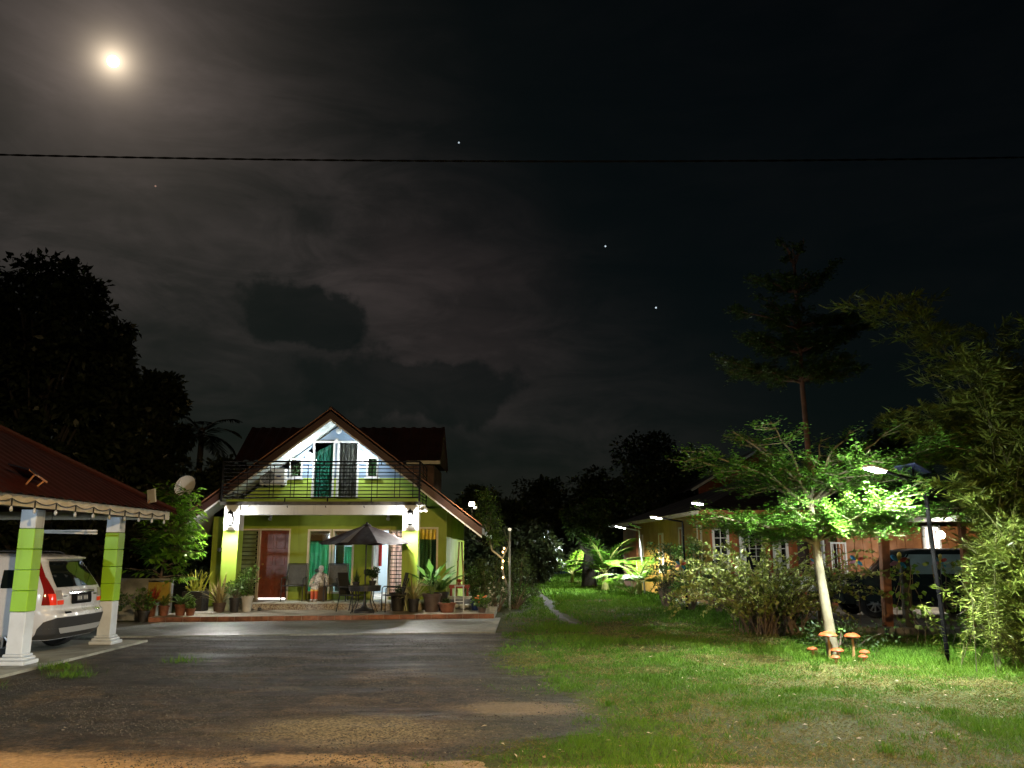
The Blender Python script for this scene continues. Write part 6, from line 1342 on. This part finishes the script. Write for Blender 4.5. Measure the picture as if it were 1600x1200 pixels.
# ============================================================ GARDEN RIGHT OF THE HOUSE
shrub('leafy_shrub', 'dim olive bush beside the right corner of the house', -.75, 26.6, 1.5, .6, leafm('olive_leaf', (.04, .065, .02), (.09, .13, .035), .3), 1900, (.07, .035), group='bushes beside the house')
shrub('leafy_shrub', 'wide dark bush behind the grey garden pole', .15, 27.2, 1.9, .75, MC['olive_leaf'], 2400, (.07, .035), group='bushes beside the house')
shrub('leafy_shrub', 'low bush at the foot of the grey garden pole', .1, 26.0, .85, .55, dleaf, 1300, (.06, .03), group='bushes beside the house')
shrub('flowering_shrub', 'low shrub with small pale flowers before the garden pole', -.42, 24.9, .75, .35, MC['olive_leaf'], 700, (.06, .03), flower=pm('pale_petal', (.55, .50, .36), .7), group='bushes beside the house')
shrub('leafy_shrub', 'greener bush by the side porch under the eaves', -1.15, 27.6, 1.3, .55, gleaf, 1300, (.08, .04), group='bushes beside the house')
t = thing('crooked_tree', 'crooked thin tree with glossy leaves reaching over the roof edge', 'tree', (-.25, 26.2, 0)); mb = MB()
tp_ = [(-.05, 26.3, 0), (-.12, 26.25, .6), (-.28, 26.2, 1.05), (-.30, 26.2, 1.5), (-.62, 26.1, 1.75), (-.72, 26.0, 2.2), (-.80, 25.9, 2.7)]; mb.tube(tp_, [.045, .04, .034, .03, .028, .022, .012], 7); mb.tube([tp_[3], (-.1, 26.2, 1.9), (-.25, 26.1, 2.4)], [.02, .014, .006], 5)
cen = np.array([(-.82, 25.9, 2.5), (-1.0, 25.8, 2.85), (-.65, 25.9, 2.9), (-.75, 25.8, 3.2), (-.5, 26, 2.55), (-.62, 25.9, 2.2), (-1.1, 25.8, 2.6), (-.45, 26, 2.1), (-.85, 25.7, 3.4)])
for c in cen: mb.tube([tp_[5], tuple((np.array(tp_[5]) + c) / 2 + np.array([0, 0, .05])), tuple(c)], [.014, .009, .004], 4, False)
mb.build('trunk', pm('pale_bark', (.30, .28, .22), .8, ns=6), t, True); P, d = clump_cloud(cen, np.full(9, .28), 1300, .9, .2); leaf_obj('crown', leaves(P, d + rng.normal(0, .5, d.shape), .10 * rng.uniform(.6, 1.3, 1300), .05), gleaf, t)
t = thing('garden_pole', 'slim grey pole with a small lit cap rising from the bushes', 'pole', (-.06, 25.6, 0)); MB().tube([(-.07, 25.6, 0), (-.07, 25.6, 2.32)], .030, 8).build('shaft', pole_g, t, True); MB().lathe([(.03, 0), (.05, .03), (.05, .07), (.0, .09)], 10, (-.07, 25.6, 2.32)).build('cap', emis('pole_cap', (1, .93, .7), .9), t); MB().lathe([(.10, 0), (.02, .06)], 10, (-.07, 25.6, 2.41)).build('hood', steel, t)
t = thing('fairy_lights', 'string of warm fairy bulbs wound on the crooked thin tree', 'string lights', (-.27, 26.0, 1.2)); pts_ = [(-.22, 26.05, 1.82), (-.30, 26.05, 1.70), (-.27, 26.05, 1.42), (-.30, 26.05, 1.2), (-.26, 26.05, .93), (-.12, 26.05, .6)]; MB().tube(pts_, .006, 4).build('cord', blk, t)
for k, p_ in enumerate([(-.24, 26.0, 1.80), (-.28, 26.0, 1.69), (-.27, 26.0, 1.42), (-.30, 26.0, 1.22), (-.27, 26.0, .93)]): MB().lathe([(.005, -.04), (.026, -.02), (.03, .01), (.01, .035)], 9, p_).build('bulb', emis('fairy_glow', (1, .66, .28), 5), t, True)
light('POINT', (-.30, 25.85, 1.4), 9, (1, .68, .3), t, .1, 'fairy_light')
for lb, x, dx in (('left of two bamboo poles leaning beside the side porch', -1.72, .03), ('right of two bamboo poles leaning beside the side porch', -1.48, -.05)):
    t = thing('bamboo_pole', lb, 'pole', (x, 26.5, .14), group='leaning bamboo poles'); MB().tube([(x, 26.5, .14), (x + dx, 26.6, 1.2), (x + dx * 2, 26.7, 2.0)], [.03, .028, .024], 7).build('pole', pm('dry_bamboo', (.42, .30, .11), .5, ns=4, amt=.3), t, True)
    for z in (.5, .95, 1.4): MB().tube([(x + dx * .8 * z / 1.2, 26.5 + .08 * z, z - .015), (x + dx * .8 * z / 1.2, 26.5 + .08 * z, z + .015)], .036, 8).build('node', MC['dry_bamboo'], t)
t = thing('red_bench', 'small red bench in the side porch', 'bench', (-1.65, 26.1, .14)); MB().bbox((-1.6, 26.1, .66), (.62, .3, .10), .01).build('seat', pm('red_paint', (.30, .04, .03), .5), t)
for x in (-1.85, -1.35): MB().bbox((x, 26.1, .375), (.06, .26, .47), .01).build('leg', MC['red_paint'], t)

# ============================================================ BACKGROUND TREES
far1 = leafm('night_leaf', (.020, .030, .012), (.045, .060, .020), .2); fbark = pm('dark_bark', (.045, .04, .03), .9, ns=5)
for lb, x, y, h_, r_, n in (('tallest broad dark tree standing behind the carport', -18.4, 32, 13.6, 2.9, 6500), ('dark tree at the far left edge behind the carport', -21.8, 33, 12.9, 2.7, 5500), ('narrower dark tree stepping down right of the tallest', -16.7, 34, 11.3, 1.7, 4000), ('shorter dark tree lower in the row behind the carport', -15.9, 37, 9.7, 1.5, 3200)):
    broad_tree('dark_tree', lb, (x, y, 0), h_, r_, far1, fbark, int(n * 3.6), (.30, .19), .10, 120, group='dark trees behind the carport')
palm('dark palm with drooping fronds right of the dark tree row', (-14.3, 38, 0), 7.3, .16, 13, 2.3, .7, far1, (-.1, 1.2), droop=1.4, stalk=fbark)
for lb, x, y, h_, r_, n in (('low dark tree left of the gabled house roof', -12.6, 37, 5.6, 2.2, 3200), ('dim tree behind the dish and left eaves', -11.3, 42, 5.0, 2.3, 2600), ('faint round tree right behind the house roof', -1.6, 41, 4.7, 1.6, 2600), ('big dark tree mass left side of the lane end', .2, 52, 4.6, 2.2, 3200), ('taller dim tree arching over the lane end', 2.0, 56, 6.4, 2.4, 3600), ('dark tree just left of the orange house roof', 5.4, 52, 6.6, 2.4, 3200), ('tall dark tree behind the ochre wall', 8.3, 50, 8.6, 3.0, 4200), ('dark tree far behind the orange house roof', 12.0, 56, 8.2, 3.2, 3600), ('dark tree behind the right bamboo', 19.5, 44, 8.0, 3.4, 3200), ('dim bush tree behind the garden pole', 1.2, 44, 3.0, 1.5, 2400)):
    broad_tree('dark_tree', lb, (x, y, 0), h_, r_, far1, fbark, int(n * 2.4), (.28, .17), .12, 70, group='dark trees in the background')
# far wood closing the view
n = 30000; a = rng.uniform(-1.1, 1.1, n); rr = rng.uniform(82, 96, n); x = np.sin(a) * rr; y = np.cos(a) * rr; hz = 3.2 + 2.6 * vnoise(a * 40, a * 0, 1.0, 2) + 1.5 * vnoise(a * 40, a * 0, .3, 3)
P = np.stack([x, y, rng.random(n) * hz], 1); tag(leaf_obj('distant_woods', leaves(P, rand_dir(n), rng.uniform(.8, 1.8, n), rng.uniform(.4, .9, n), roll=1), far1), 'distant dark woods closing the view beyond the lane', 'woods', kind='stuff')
# overhead cable with its poles outside the view
for lb, x in (('utility pole at the left end of the overhead cable', -17.0), ('utility pole at the right end of the overhead cable', 19.0)):
    t = thing('utility_pole', lb, 'pole', (x, 12, 0), group='utility poles'); MB().tube([(x, 12, 0), (x, 12, 8.4)], [.14, .10], 9).build('shaft', conc2, t, True); MB().bbox((x, 12, 8.1), (.12, .9, .1), .02).build('crossarm', MC['dark_timber'], t)
t = thing('overhead_cable', 'black twisted overhead cable crossing the sky below the moon', 'cable', (-17, 12, 8.1)); A = []; B = []
for k in range(361):
    f_ = k / 360; x = -17 + 36 * f_; z = 8.1 - .45 * (1 - (2 * f_ - 1) ** 2); ph = k * 1.1; A.append((x, 12 + .008 * math.cos(ph), z + .008 * math.sin(ph))); B.append((x, 12 - .008 * math.cos(ph), z - .008 * math.sin(ph)))
cbl = pm('black_cable', (.004, .004, .004), .9, spec=.1); MB().tube(A, .010, 5).build('strand', cbl, t); MB().tube(B, .010, 5).build('strand', cbl, t)
# moon and stars
Dm = 2800.0; mo = MB().lathe([(math.cos(R(a)) * .0058 * Dm, math.sin(R(a)) * .0058 * Dm) for a in range(-90, 91, 15)], 32, (0, 0, 0), None, False).build('moon', emis('moon_glow', (1, .96, .86), 6.0), None, True); mo.location = MOON * Dm; tag(mo, 'bright full moon glowing through thin cloud at upper left', 'moon', kind='structure')
for lb, d_, st in (('brightest star low above the layered tree', (0.1698, 0.9441, 0.2827), 1.0), ('star higher up and left of the brightest one', (0.1101, 0.929, 0.3534), .9), ('star near the end of the overhead cable', (-0.0612, 0.8845, 0.4625), .7), ('faint reddish star below the moon', (-0.3847, 0.8379, 0.3873), .3)):
    s_ = MB().lathe([(math.cos(R(a)) * .0010 * Dm, math.sin(R(a)) * .0010 * Dm) for a in range(-90, 91, 30)], 10, (0, 0, 0), None, False).build('star', emis('star_%.1f' % st, (.75, .9, 1) if st > .5 else (1, .6, .45), st), None, True); s_.location = Vector(d_).normalized() * Dm; tag(s_, lb, 'star', 'stars', 'structure')
